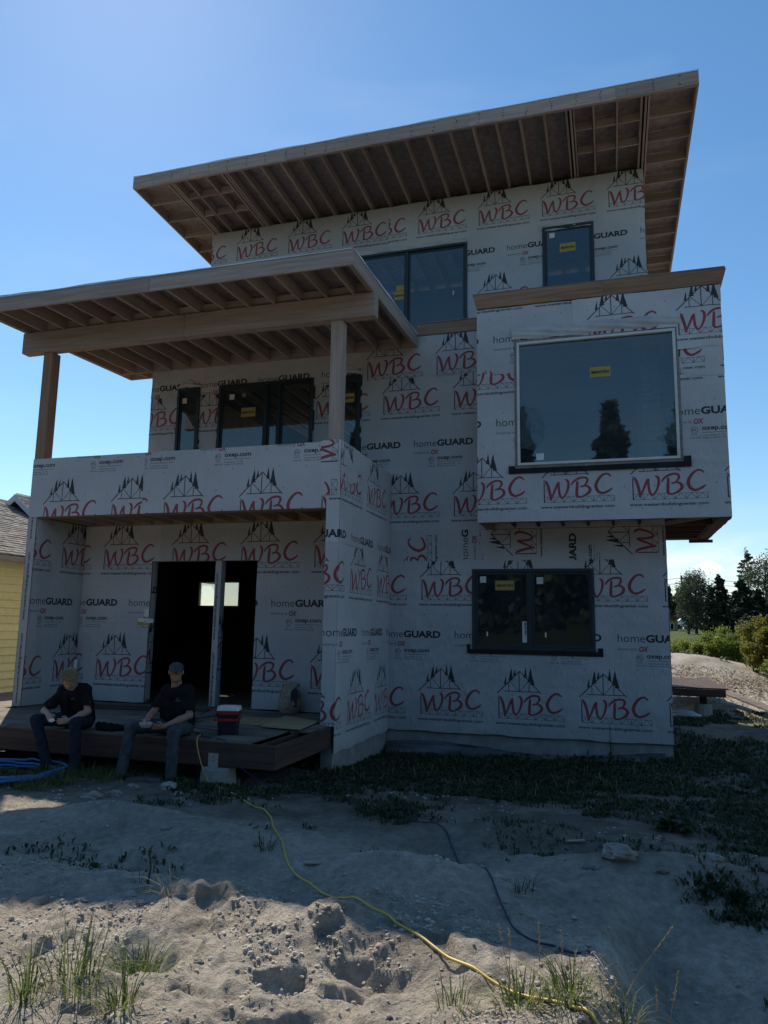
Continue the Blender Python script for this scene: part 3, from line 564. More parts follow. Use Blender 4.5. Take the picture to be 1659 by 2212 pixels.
# -------- walls and their housewrap
wm = slab('wall', 'Y', YM, 0.16, XP, XR, 0.23, 3.69, [hole(LW)], 'osb', H)
def tension(cx, cz, amp=0.012, ang=-0.45):   # long diagonal pulls in the wrap
    def f(U, V):
        a = (U-cx)*math.sin(ang)+(V-cz)*math.cos(ang); return amp*np.sin(a*34+2*np.sin(U*2))*np.exp(-((U-cx)/1.1)**2-((V-cz)/0.5)**2)*0.5+amp*0.3
    return f
wrap('Y', YM, XP, XR, 0.22, 3.15, (-3.20, 0.50), wm, [hole(LW, 0)], seed=1, off=0.012, fn=tension(-2.6, 1.45), ragged=(0.05, 0.02, 0, 0))
wrap('Y', YM, XP, -2.10, 3.10, 3.72, (-3.03, 2.54), wm, rot=True, seed=2)
wrap('Y', YM, -2.16, XR, 3.10, 3.69, (-1.19, 3.26), wm, rot=True, seed=3, off=0.009)
w2 = slab('wall', 'Y', YM+0.001, 0.15, -9.05, XR, 3.70, 7.37, [hole(W1), hole(W2), hole(W3), (-1.9, 0.6, 4.2, 7.0)], 'osb', H)
hh = [hole(W1, 0), hole(W2, 0), hole(W3, 0), (-1.9, 0.6, 4.2, 7.0)]
wrap('Y', YM, -9.055, XR, 3.70, 6.61, (-5.32, 5.905), w2, hh, seed=4, off=0.007, ragged=(0, 0, 0.03, 0))
wrap('Y', YM, -4.43, XR-0.9, 6.58, 7.37, (-4.30, 6.60), w2, hh, seed=5, off=0.012)
wrap('Y', YM, -9.057, -4.42, 6.58, 7.30, (-8.53, 5.43), w2, hh, seed=6, off=0.014, ragged=(0.03, 0, 0.03, 0))
# bump out
wb = slab('wall', 'Y', YB, 0.15, -2.05, 1.76, 3.70, 7.36, [hole(BW, 0.05)], 'osb', H)
hb = [(BW[0]+0.02, BW[1]-0.02, BW[2]+0.02, BW[3]-0.02)]
wrap('Y', YB, -2.05, 1.765, 3.69, 6.23, (-0.97, 3.985), wb, hb, seed=7, amp=0.006, fn=tension(1.5, 4.7, 0.01, 0.2))
wrap('Y', YB, -2.052, -0.42, 6.19, 7.35, (-2.36, 7.395), wb, hb, seed=8, off=0.012, ragged=(0.03, 0.02, 0, 0.05))
wrap('Y', YB, -0.47, 1.772, 6.35, 7.355, (-0.205, 6.58), wb, hb, seed=9, off=0.019, amp=0.009, ragged=(0.05, 0.03, 0.04, 0.03))
wrap('Y', YB, 1.16, 1.77, 5.90, 6.40, (0.42, 6.12), wb, seed=10, off=0.014, ragged=(0.04, 0.02, 0.09, 0))
mb = MB().box(-2.05, -1.90, YB+0.151, YM-0.001, 3.70, 7.36); wbl = mb.build('wall', 'osb', H)
wbr = slab('wall', 'X', 1.76, 0.15, YB+0.151, 15.02, 3.70, 7.36, [], 'osb', H)
wrap('X', 1.76, YB, 15.03, 3.69, 7.36, (12.6, 3.985), wbr, seed=11)
slab('wall', 'Y', 14.87, 0.149, XR+0.001, 1.609, 3.70, 7.36, [], 'osb', H)
# third floor
w3 = slab('wall', 'Y', YT, 0.15, -9.045, 0.88, 7.45, 11.36, [hole(T1), hole(T2)], 'osb', H)
ht = [hole(T1, 0), hole(T2, 0)]
wrap('Y', YT, -9.05, -4.50, 7.45, 11.37, (-8.35, 10.59), w3, ht, seed=12, ragged=(0, 0.03, 0.03, 0))
wrap('Y', YT, -4.56, 0.885, 7.45, 11.37, (-3.85, 10.61), w3, ht, seed=13, off=0.013, ragged=(0, 0.03, 0, 0.03))
# porch box
wp = slab('wall', 'Y', YP, 0.17, XL, XP, 0.62, 4.72, [(-9.27, -4.01, -1, 3.72)], 'osb', H)
wrap('Y', YP, XL, -7.17, 3.72, 4.73, (-9.12, 3.53), wp, seed=14)
wrap('Y', YP, -7.21, -4.0, 3.72, 4.73, (-6.78, 3.53), wp, seed=15, off=0.012)
wrap('Y', YP, XL, -9.27, 0.60, 3.72, (-9.435, 0.70), wp, rot=True, seed=16)
wrap('Y', YP, -4.12, -3.797, 3.92, 4.75, (-3.845, 4.42), wp, rot=True, seed=17, off=0.019, amp=0.008, ragged=(0.03, 0.02, 0.02, 0))
wrap('Y', YP, -4.012, XP+0.012, 3.20, 3.96, (11.41-YP+XP, 3.935), wp, seed=18, off=0.014)
wrap('Y', YP, -4.012, XP+0.008, 0.57, 3.22, (10.68-YP+XP, 2.49), wp, seed=19, off=0.010)
ws = slab('wall', 'X', XP, 0.19, YP+0.171, YM-0.001, 0.24, 4.72, [], 'osb', H)
wrap('X', XP, YP-0.015, YM-0.012, 3.20, 4.74, (11.41, 3.935), ws, seed=20, off=0.012, fn=tension(10.7, 4.4, 0.01, 0.9), ragged=(0, 0.02, 0, 0))
wrap('X', XP, YP-0.011, YM-0.014, 0.20, 3.23, (10.68, 2.49), ws, seed=21, off=0.006, amp=0.008, fn=tension(11.6, 0.6, 0.012, 0.5), ragged=(0.07, 0.02, 0, 0))
wl_ = slab('wall', 'X', -9.27, 0.17, YP+0.171, 14.7, 0.40, 4.72, [], 'osb', H)
wrap('X', -9.27, YP+0.0, YD-0.01, 0.60, 3.71, (9.49, 0.96), wl_, seed=22)
slw = mesh('housewrap', [(XL-0.006, YP, 0.4), (XL-0.006, 14.7, 0.4), (XL-0.006, 14.7, 4.72), (XL-0.006, YP, 4.72)], [(0, 3, 2, 1)], 'housewrap', wl_, uv=[(0, 0), (3, 0), (3, 2), (0, 2)])
DO = (-7.80, -5.73, 0.0, 3.065)
wd = slab('wall', 'Y', YD, 0.15, -9.269, -4.001, 0.61, 3.95, [DO], 'osb', H)
hd = [DO]
wrap('Y', YD, -9.26, -7.63, 0.61, 3.715, (-8.81, 2.93), wd, hd, seed=23, amp=0.007, ragged=(0.02, 0, 0, 0))
wrap('Y', YD, -7.66, -4.0, 0.61, 3.715, (-7.38, 2.94), wd, hd, seed=24, off=0.012, amp=0.007, ragged=(0.03, 0, 0, 0))
# jamb wraps and the post in the middle of the opening
wrap('X', -7.80, YD-0.006, YD+0.15, 0.62, 3.065, (9.9, 1.2), wd, seed=25, amp=0.02, step=0.05)
pst = box('post', -6.53, -6.425, YD+0.0, YD+0.145, 0.60, 3.064, 'lumber_z', H)
wrap('Y', YD, -6.535, -6.42, 0.61, 3.064, (-6.575, 0.42), pst, rot=True, seed=26, off=0.003, amp=0.004, step=0.05)
wrap('X', -6.425, YD-0.004, YD+0.146, 0.61, 3.064, (11.0, 1.3), pst, seed=27, off=0.004, amp=0.014, step=0.04)
# door label taped beside the opening
lb = MB().box(-8.02, -7.76, YD-0.028, YD-0.026, 1.94, 2.07, 0).box(-7.90, -7.70, YD-0.030, YD-0.0285, 1.98, 2.05, 1).box(-8.01, -7.90, YD-0.030, YD-0.0285, 1.995, 2.06, 1).box(-7.89, -7.80, YD-0.028, YD-0.026, 2.10, 2.22, 1)
lb.build('window_label', None, wd, mats=['sticker_yellow', 'sticker_white'])
# gathered folds of loose wrap above windows
def flap(x0, x1, zt, zb, y, parent, seed, peak=0.0):
    nu, nv = max(10, int((x1-x0)/0.025)), 10
    u = np.linspace(x0, x1, nu); v = np.linspace(0, 1, nv); U, Vv = np.meshgrid(u, v); c = (U-(x0+x1)/2)/((x1-x0)/2)
    zt_ = zt+peak*(1-np.abs(c))**1.3; zb_ = zb+0.05*(fbm(U*3+seed, U*0, 3, seed)-0.5)*1.6
    Z = zt_*(1-Vv)+zb_*Vv; Y = y-0.020-0.05*fbm(U*6+seed, Z*14+U*6, 4, seed)*np.sin(np.clip(Vv*1.1, 0, 1)*math.pi)**0.5-0.012*np.sin(Z*70+U*9)
    idx = np.arange(nu*nv).reshape(nv, nu); F = np.stack([idx[1:, :-1], idx[1:, 1:], idx[:-1, 1:], idx[:-1, :-1]], -1).reshape(-1, 4)
    return mesh('housewrap_flap', np.stack([U, Y, Z], -1).reshape(-1, 3), F, 'underwrap', parent, True)
noisy('underwrap', (0.44, 0.445, 0.45), (0.56, 0.56, 0.55), (2, 2, 2), rough=0.6, bump=0.6, bscale=(14, 14, 22))
flap(-1.46, 1.17, 6.95, 6.77, YB-0.02, wb, 3); flap(-1.22, -0.06, 10.42, 10.27, YT, w3, 5); flap(-5.3, -2.7, 10.40, 10.25, YT, w3, 7)
flap(-8.46, -7.86, 6.80, 6.74, YM-0.004, w2, 9, 0.16); flap(-4.96, -4.40, 6.80, 6.72, YM-0.004, w2, 11, 0.2)
crumple('housewrap_flap', [(-3.79, 4.66), (-3.79, 4.15), (-3.80, 4.30)], ws, 'underwrap', YP-0.03, 4, 0.05)
V = [(XP+0.012, YP+0.03, 4.68), (XP+0.05, YP+0.17, 4.62), (XP+0.10, YP+0.62, 4.22), (XP+0.03, YP+0.30, 4.12), (XP+0.02, YP+0.04, 3.9)]
mesh('housewrap_flap', V, [(0, 4, 3), (0, 3, 1), (1, 3, 2)], 'underwrap', ws)
# cap staples: rows of small dark heads on the wrap
def staples(plane, pos, u0, u1, rows, parent, holes=(), du=0.41, seed=0):
    mb = MB(); rg = random.Random(seed)
    for z in rows:
        u = u0+rg.uniform(0, du)
        while u < u1:
            zz = z+rg.uniform(-0.012, 0.012)
            if not any(h[0]-0.03 < u < h[1]+0.03 and h[2]-0.03 < zz < h[3]+0.03 for h in holes):
                r = 0.0085; C = [(r*math.cos(t*math.pi/3), r*math.sin(t*math.pi/3)) for t in range(6)]
                for dd in (0,):
                    if plane == 'Y': mb.add([(u+a, pos, zz+b_) for a, b_ in C], [(0, 1, 2, 3, 4, 5)])
                    else: mb.add([(pos, u+a, zz+b_) for a, b_ in C], [(0, 1, 2, 3, 4, 5)])
            u += du*rg.uniform(0.85, 1.1)
    o = mb.build('staple_heads', 'ink', parent); o['kind'] = 'stuff'; return o
staples('Y', YM-0.046, XP+0.1, XR-0.05, (0.9, 1.35, 2.2, 3.3), wm, [hole(LW, -0.1)], seed=1); staples('Y', YM-0.044, -8.9, XR, (4.9, 5.5, 7.15, 7.3), w2, hh, seed=2)
staples('Y', YB-0.046, -2.0, 1.7, (3.85, 4.2, 4.95, 5.5, 6.0, 6.9, 7.15), wb, [hole(BW, -0.1)], seed=3); staples('Y', YP-0.044, -9.3, -4.1, (4.38, 4.05, 4.66), wp, seed=4)
staples('Y', YD-0.046, -9.2, -4.05, (1.48, 2.62, 0.8, 3.6), wd, [DO], seed=5); staples('Y', YT-0.046, -9.0, 0.8, (9.6, 11.1, 8.8), w3, ht, seed=6); staples('X', XP+0.044, YP+0.05, YM-0.1, (0.9, 1.4, 2.2, 2.95, 3.6, 4.4), ws, seed=7)

# -------- shell: floors, ceilings, hidden walls
noisy('rough_wall', (0.10, 0.075, 0.05), (0.17, 0.125, 0.085), (3, 3, 3), var=0.1)
box('floor', -9.26, XP-0.19, YD+0.16, 14.6, 0.45, 0.598, 'rough_wall', H); box('floor', XP-0.001, XR-0.161, YM+0.24, YE, 0.45, 0.598, 'deck_ply', H)
box('floor', -9.26, XP-0.191, YP+0.171, YD-0.001, 3.96, 4.02, 'sheathing', H); box('floor', -9.26, XR, YM+0.152, YE, 3.96, 4.02, 'sheathing', H)
box('floor', -9.26, XP-0.191, YD+0.151, YM+0.15, 3.96, 4.02, 'sheathing', H)
box('floor', -1.899, 1.609, YB+0.151, YM-0.002, 3.96, 4.02, 'rough_wall', H); box('floor', XR+0.002, 1.609, YM+0.001, 14.869, 3.96, 4.02, 'rough_wall', H)
box('flat_roof', -9.05, XR, YM+0.06, YT-0.03, 7.372, 7.43, 'dark_interior', H); box('flat_roof', -2.05, 1.76, YB, YM-0.001, 7.372, 7.43, 'sheathing', H); box('flat_roof', XR+0.001, 1.76, YM, 15.02, 7.372, 7.43, 'sheathing', H)
box('floor', -9.04, 0.87, YT+0.16, YE, 7.30, 7.44, 'dark_interior', H); box('shade_liner', -9.265, -9.25, YD+0.151, 14.69, 0.6, 3.95, 'dark_interior', H); box('shade_liner', -9.24, -7.86, YD+0.152, YD+0.162, 0.6, 3.95, 'dark_interior', H); box('ceiling', -9.24, XP-0.2, YD+0.163, 14.69, 3.90, 3.95, 'dark_interior', H)  # thin near-black liners paint the room's shade over the wall backs
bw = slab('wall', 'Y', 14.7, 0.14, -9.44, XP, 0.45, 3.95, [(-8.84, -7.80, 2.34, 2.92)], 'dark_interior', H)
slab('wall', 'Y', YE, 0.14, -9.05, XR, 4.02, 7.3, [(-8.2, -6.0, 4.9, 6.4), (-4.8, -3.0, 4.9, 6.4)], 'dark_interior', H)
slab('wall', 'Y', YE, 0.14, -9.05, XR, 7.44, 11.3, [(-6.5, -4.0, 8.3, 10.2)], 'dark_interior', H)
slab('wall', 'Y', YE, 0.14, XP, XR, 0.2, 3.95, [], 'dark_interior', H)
sw = slab('wall', 'X', XR, 0.15, YM+0.161, YE, 0.24, 3.95, [], 'osb', H); wrap('X', XR, YM-0.012, YE, 0.22, 3.68, (13.4, 0.5), sw, seed=28, step=0.09)
slab('wall', 'X', XR, 0.15, 15.02, YE, 4.02, 7.3, [], 'osb', H); sw = slab('wall', 'X', 0.88, 0.15, YT+0.151, YE, 7.44, 11.2, [], 'osb', H); wrap('X', 0.88, YT-0.010, YE, 7.44, 11.2, (15.2, 10.6), sw, seed=29, step=0.09)
box('wall', -9.05, -8.90, YM+0.152, YE, 4.021, 7.37, 'osb', H); box('wall', -9.045, -8.90, YT+0.151, YE, 7.44, 11.3, 'osb', H)
slab('wall', 'X', XP-0.001, 0.15, YM+0.2, YE, 0.6, 3.95, [], 'dark_interior', H)
# ground floor back window seen through the door opening
bwn = MB(); ring(bwn, -8.84, -7.80, 2.34, 2.92, 0.035, 14.72, 14.80); bwn.box(-8.40, -8.355, 14.72, 14.80, 2.375, 2.885); o = bwn.build('window', 'lumber_x', H); o['label'] = 'small frosted back window seen through the door opening'
mesh('pane', [(-8.805, 14.76, 2.375), (-8.40, 14.76, 2.375), (-8.40, 14.76, 2.885), (-8.805, 14.76, 2.885)], [(0, 1, 2, 3)], 'glass_frosted', o)
mesh('pane', [(-8.355, 14.76, 2.375), (-7.835, 14.76, 2.375), (-7.835, 14.76, 2.885), (-8.355, 14.76, 2.885)], [(0, 1, 2, 3)], 'glass_frosted', o)
# ceiling joists inside the second floor, seen through the sliding door
cj = None
for i, x in enumerate(np.arange(-7.9, -3.6, 0.41)):
    if cj is None: cj = box('ceiling_joist', -0.02, 0.02, 0, 5.9, 0, 0.22, 'lumber_y', None, loc=(0, 0, 0)); cj.parent = H; cj.location = Vector((x, YM+0.16, 7.12))-H.location
    else: dup(cj, H, Vector((x, YM+0.16, 7.12))-H.location)

# -------- lumber helpers with shared meshes
def boards(name, mb, mat, parent, places):
    o = None
    for p in places:
        loc = Vector(p)-wpos(parent)
        if o is None: o = mb.build(name, mat, None, loc=(0, 0, 0)); o.parent = parent; o.location = loc; bevel(o, 0.003, 1); first = o
        else: dup(first, parent, loc)
    return first
# -------- upper roof
def zr1(x, y): return 11.493+0.0045*(x+4.28)-0.040*(y-11.77)
def zr2(x, y): return 7.106+0.0447*(y-11.77)
def sloped(x0, x1, y0, y1, zf, h0, h1):
    V = [(x, y, zf(x, y)+h) for h in (h0, h1) for (x, y) in ((x0, y0), (x1, y0), (x1, y1), (x0, y1))]
    return MB().add([V[i] for i in range(8)], BF)
RX0, RX1, RY0, RY1 = -9.83, 1.742, 12.743, 19.9
roof1 = sloped(RX0+0.04, RX1-0.04, RY0+0.04, RY1, zr1, 0.235, 0.262).build('roof', 'sheathing', H); roof1['label'] = 'large upper flat roof with deep timber overhang'
# fascia boards end to end
cuts = [RX0, -6.15, -2.35, 0.35, RX1]
for a, b_ in zip(cuts[:-1], cuts[1:]): bevel(sloped(a+0.001, b_-0.001, RY0-0.002, RY0+0.038, zr1, 0.0, 0.266).build('fascia_board', 'lumber_x', roof1), 0.004, 1)
bevel(sloped(RX0+0.04, RX1-0.04, RY0+0.040, RY0+0.078, zr1, 0.012, 0.23).build('subfascia', 'lumber_x', roof1), 0.003, 1)
for x0 in (RX0, RX1-0.04): bevel(sloped(x0, x0+0.04, RY0+0.04, RY1, zr1, 0.0, 0.264).build('rake_board', 'lumber_y', roof1), 0.004, 1)
def raf(x, y0=RY0+0.08, y1=RY1-0.05, w=0.038, h=0.225): return bevel(sloped(x-w/2, x+w/2, y0, y1, zr1, 0.008, h).build('rafter', 'lumber_y', roof1), 0.003, 1)
doubles = [-8.93, -7.62, -0.48, 0.85]
for x in doubles: raf(x-0.055); raf(x+0.02); raf(x+0.075, w=0.03)
for x in (-8.53, -8.05, -0.05, 0.37): raf(x, w=0.03, y1=14.84)
for x in np.arange(-7.20, -0.8, 0.447): raf(x)
for y in np.arange(13.42, 19.6, 0.685):
    for a, b_ in ((RX0+0.04, -9.01), (0.95, RX1-0.04)): bevel(sloped(a, b_, y-0.018, y+0.018, zr1, 0.006, 0.19).build('lookout', 'lumber_x', roof1), 0.003, 1)
for y in (13.42, 14.11):
    for a, b_ in ((-8.83, -8.56), (-8.50, -8.08), (-8.02, -7.70), (-0.38, -0.08), (-0.02, 0.34), (0.40, 0.77)): bevel(sloped(a, b_, y-0.018, y+0.018, zr1, 0.006, 0.17).build('lookout', 'lumber_x', roof1), 0.003, 1)
def underlay(x0, x1, y, zf, h, parent, seed):
    xs = np.linspace(x0, x1, 160); V = []
    for x in xs:
        w = 0.012+0.030*max(0, float(fbm(x*1.3+seed, 0.0, 3, seed))-0.42)*2
        V += [(x, y-0.012, zf(x, y)+h-0.004), (x, y-0.010, zf(x, y)+h+w), (x, y+0.10, zf(x, y)+h+w*0.6)]
    F = [(i*3+j, (i+1)*3+j, (i+1)*3+j+1, i*3+j+1) for i in range(159) for j in range(2)]
    return mesh('roof_underlayment', V, F, 'underlay', parent, True)
underlay(RX0, RX1, RY0, zr1, 0.266, roof1, 2)
# dark nail knots on the fascia
mb = MB()
for x in np.arange(-9.3, 1.6, 0.447):
    for q in range(4):
        xx = x+random.uniform(-.02, .02); zz = zr1(x, RY0)+0.05+q*0.055+random.uniform(-.01, .01); r = random.uniform(0.006, 0.014)
        mb.add([(xx+r*math.cos(t), RY0-0.0035, zz+r*1.4*math.sin(t)) for t in np.linspace(0, 6.283, 7)[:-1]], [tuple(range(6))])
o = mb.build('nail_heads', 'ink', roof1); o['kind'] = 'stuff'
# -------- lower (balcony) roof
QX0, QX1, QY0, QY1 = -9.84, -3.322, 9.133, 12.79
roof2 = sloped(QX0+0.04, QX1-0.04, QY0+0.04, QY1, zr2, 0.215, 0.235).build('roof', 'sheathing', H); roof2['label'] = 'lower flat roof over the balcony on two posts'
sloped(QX0+0.04, -9.06, QY1+0.001, 13.17, zr2, 0.215, 0.235).build('roof_sheathing', 'sheathing', roof2)
cuts = [QX0, -6.62, QX1]
for a, b_ in zip(cuts[:-1], cuts[1:]): bevel(sloped(a+0.001, b_-0.001, QY0, QY0+0.04, zr2, 0.0, 0.236).build('fascia_board', 'lumber_x', roof2), 0.004, 1)
bevel(sloped(QX1-0.04, QX1, QY0+0.04, QY1, zr2, 0.0, 0.234).build('rake_board', 'lumber_y', roof2), 0.004, 1); bevel(sloped(QX0, QX0+0.04, QY0+0.04, 13.17, zr2, 0.0, 0.234).build('rake_board', 'lumber_y', roof2), 0.004, 1)
sloped(QX0+0.04, -9.06, 13.13, 13.17, zr2, 0.0, 0.214).build('fascia_board', 'lumber_x', roof2)
sloped(QX0+0.04, QX1-0.04, QY1-0.04, QY1-0.001, zr2, 0.0, 0.21).build('ledger_board', 'lumber_x', roof2)
xs2 = [QX0+0.062]+list(np.arange(-9.47, -3.6, 0.447))+[-3.385]
for x in xs2: bevel(sloped(x-0.019, x+0.019, QY0+0.041, QY1-0.041, zr2, 0.004, 0.212).build('rafter', 'lumber_y', roof2), 0.003, 1)
sloped(-9.40, -9.36, QY1, 13.13, zr2, 0.004, 0.21).build('rafter', 'lumber_y', roof2)
for a, b_ in zip(xs2[:-1], xs2[1:]):
    sloped(a+0.02, b_-0.02, 10.19, 10.228, zr2, 0.006, 0.165 if (b_-a) > 0.3 else 0.2).build('blocking', 'lumber_x', roof2)
underlay(QX0, QX1, QY0, zr2, 0.236, roof2, 9)
ys = np.linspace(QY0, QY1, 70); V = []
for y in ys:
    w = 0.012+0.03*max(0, float(fbm(y*2, 3.0, 3, 4))-0.4)*2; z = zr2(0, y)+0.234
    V += [(QX1+0.010, y, z-0.004), (QX1+0.010, y, z+w), (QX1-0.1, y, z+w*0.5)]
mesh('roof_underlayment', V, [(i*3+j, (i+1)*3+j, (i+1)*3+j+1, i*3+j+1) for i in range(69) for j in range(2)], 'underlay', roof2, True)
zb_ = zr2(0, 10.11)
for a, b_ in ((-9.87, -6.6), (-6.6, -3.30)):
    bevel(MB().box(a+0.001, b_-0.001, 10.11, 10.29, 6.655, zb_).build('beam', 'lumber_x', roof2), 0.006, 1)
po = bevel(MB().box(-0.095, 0.095, -0.1, 0.1, 0, 6.654-4.722).build('post', 'cedar_z', None, loc=(0, 0, 0)), 0.008, 2); po.parent = roof2; po.location = Vector((-9.34, 10.265, 4.722))-H.location
po2 = bevel(MB().box(-0.095, 0.095, -0.1, 0.1, 0, 6.654-4.722).build('post', 'lumber_z', None, loc=(0, 0, 0)), 0.008, 2); po2.parent = roof2; po2.location = Vector((-3.93, 10.265, 4.722))-H.location
# porch ceiling joists
boards('ceiling_joist', MB().box(-0.02, 0.02, 0, 1.07, 0, 0.235), 'lumber_y', H, [(x, YP+0.172, BZ+0.012) for x in np.arange(-9.1, -4.05, 0.406)])
box('header_board', -9.268, -4.012, YP+0.002, YP+0.168, BZ-0.006, BZ+0.003, 'cedar_x', H)
# parapet fascias: boards leaning out
def lean(name, x0, x1, y, z0, z1, out, ends, mat, parent=H):
    e0, e1 = ends; V = [(x0, y-0.002, z0), (x1, y-0.002, z0), (x1, y+0.036, z0), (x0, y+0.036, z0), (x0-e0, y-out, z1), (x1+e1, y-out, z1), (x1+e1, y+0.036-out, z1), (x0-e0, y+0.036-out, z1)]
    return bevel(MB().add(V, BF).build(name, mat, parent), 0.003, 1)
lean('parapet_board', -2.05, 0.0, YB-0.045, 7.365, 7.60, 0.055, (0.065, -0.001), 'cedar_x'); lean('parapet_board', 0.002, 1.765, YB-0.045, 7.365, 7.605, 0.055, (0, 0.085), 'cedar_x')
box('parapet_cap', -2.11, 1.84, YB-0.10, YB+0.10, 7.606, 7.615, 'flashing_grey', H)
V = [(1.765, YB-0.03, 7.365), (1.765, 15.0, 7.365), (1.80, 15.0, 7.365), (1.80, YB-0.03, 7.365), (1.83, YB-0.06, 7.60), (1.83, 15.0, 7.60), (1.866, 15.0, 7.60), (1.866, YB-0.06, 7.60)]
MB().add(V, BF).build('parapet_board', 'cedar_y', H)
bevel(MB().box(-3.33, -2.06, YM-0.055, YM-0.018, 7.375, 7.60).build('parapet_board', 'cedar_x', H), 0.003, 1); box('parapet_cap', -3.32, -2.06, YM-0.07, YM+0.06, 7.601, 7.612, 'flashing_grey', H)
box('parapet_board', -9.05, -3.34, YM-0.04, YM-0.001, 7.38, 7.52, 'cedar_x', H)
# bump out underside
boards('floor_joist', MB().box(-0.02, 0.02, 0, 0.84, 0, 0.235), 'treated_y', H, [(x, YB+0.042, 3.718) for x in np.arange(-1.95, 0.8, 0.406)])
box('rim_joist', -2.049, 1.759, YB+0.001, YB+0.04, 3.696, 3.955, 'treated_x', H) if False else None
boards('floor_joist', MB().box(0, 0.70, -0.02, 0.02, 0, 0.235), 'treated_x', H, [(XR+0.01, y, 3.712) for y in np.arange(13.0, 14.9, 0.36)])
box('rim_joist', 1.60, 1.755, YB+0.01, 15.0, 3.698, 3.71, 'treated_y', H); box('rim_joist', XR+0.01, 1.60, 14.98, 15.018, 3.70, 3.95, 'treated_x', H)
box('rim_joist', 1.56, 1.60, YM, 14.97, 3.71, 3.95, 'treated_y', H); box('rim_joist', -2.04, 1.59, YB+0.003, YB+0.04, 3.692, 3.70, 'treated_x', H)
box('scrap_board', 1.45, 1.86, 14.96, 15.03, 3.645, 3.697, 'treated_x', H)
MB().beam((XR+0.02, YB+0.93, 3.74), (1.55, YB+0.12, 3.74), 0.04, 0.06).build('brace_board', 'lumber_x', H)

# -------- front deck: part of the house
DZ = 0.565
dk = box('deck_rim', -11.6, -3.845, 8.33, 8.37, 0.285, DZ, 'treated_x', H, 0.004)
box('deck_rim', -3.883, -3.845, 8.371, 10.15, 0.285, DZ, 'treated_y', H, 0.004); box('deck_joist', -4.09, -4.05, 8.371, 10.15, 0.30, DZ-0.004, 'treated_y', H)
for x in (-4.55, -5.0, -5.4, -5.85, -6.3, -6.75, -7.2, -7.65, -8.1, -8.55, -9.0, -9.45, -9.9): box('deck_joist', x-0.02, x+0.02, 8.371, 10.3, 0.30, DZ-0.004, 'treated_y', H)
def sheet(x0, x1, y0, y1, z, th=0.018, mat='deck_ply', name='deck_sheet', cut=None):
    V = []; nx_, ny_ = 12, 6
    for j in range(ny_+1):
        for i in range(nx_+1):
            x = x0+(x1-x0)*i/nx_; y = y0+(y1-y0)*j/ny_; V.append((x, y, z+th+0.006*float(fbm(x*1.5, y*1.5, 2, 91))))
    n0 = len(V); V += [(a, b_, c-th-0.004) for a, b_, c in V]; F = []
    for j in range(ny_):
        for i in range(nx_):
            a = j*(nx_+1)+i; q = (a, a+1, a+nx_+2, a+nx_+1); F.append(q); F.append(tuple(k+n0 for k in q[::-1]))
    def side(ids): 
        for a, b_ in zip(ids[:-1], ids[1:]): F.append((a, a+n0, b_+n0, b_))
    side([i for i in range(nx_+1)][::-1]); side([ny_*(nx_+1)+i for i in range(nx_+1)]); side([j*(nx_+1) for j in range(ny_+1)]); side([j*(nx_+1)+nx_ for j in range(ny_+1)][::-1])
    return mesh(name, V, F, mat, H)
sheet(-5.37, -4.19, 8.345, 9.46, DZ); sheet(-6.60, -5.375, 8.335, 10.0, DZ); sheet(-7.83, -6.605, 8.345, 10.0, DZ); sheet(-9.06, -7.835, 8.34, 10.0, DZ); sheet(-11.4, -9.065, 8.34, 10.0, DZ)
sheet(-5.37, -3.90, 9.465, 11.42, DZ); sheet(-7.4, -5.375, 10.005, 11.8, DZ); sheet(-9.26, -7.405, 10.005, 11.8, DZ); sheet(-11.4, -9.45, 10.005, 12.6, DZ)
sheet(-4.75, -4.17, 8.38, 8.72, DZ+0.020, 0.012)
bb = box('deck_stringer', -11.5, -9.46, 9.5, 12.8, 0.2, 0.55, 'treated_x', H)
# pier with its bracket under the rim
pr = MB(); pr.lathe((-4.64, 8.42, -0.25), [(0.24, 0), (0.225, 0.30), (0.205, 0.50), (0.19, 0.522)], 14); pier = pr.build('footing_pier', 'concrete', H); 
bk = MB().box(-4.73, -4.595, 8.318, 8.326, 0.273, 0.435).box(-4.73, -4.595, 8.318, 8.50, 0.268, 0.2725); bk.build('post_bracket', 'galvanised', pier)
bh = MB()
for z in (0.395, 0.34): bh.add([(-4.663+0.009*math.cos(t), 8.3165, z+0.009*math.sin(t)) for t in np.linspace(0, 6.283, 9)[:-1]], [tuple(range(8))])
bh.build('bolt_heads', 'ink', pier)
pr = MB(); pr.lathe((-8.3, 8.45, -0.25), [(0.24, 0), (0.225, 0.30), (0.205, 0.50), (0.19, 0.522)], 14).build('footing_pier', 'concrete', H)
# -------- rear deck beyond the right corner
rd = box('rear_deck', 0.95, 2.34, 17.95, 18.0, 0.575, 0.735, 'treated_x', H)
for i, x in enumerate(np.arange(0.95, 2.3, 0.145)): box('deck_board', x, x+0.138, 18.0, 21.5, 0.736, 0.765, 'treated_y', rd)
box('rim', 2.30, 2.34, 18.001, 21.5, 0.58, 0.734, 'treated_y', rd)
MB().lathe((1.9, 18.3, -0.2), [(0.2, 0), (0.19, 0.55), (0.17, 0.60)], 12).build('footing_pier', 'concrete', rd); box('post', 1.83, 1.98, 18.22, 18.37, 0.402, 0.574, 'treated_z', rd)

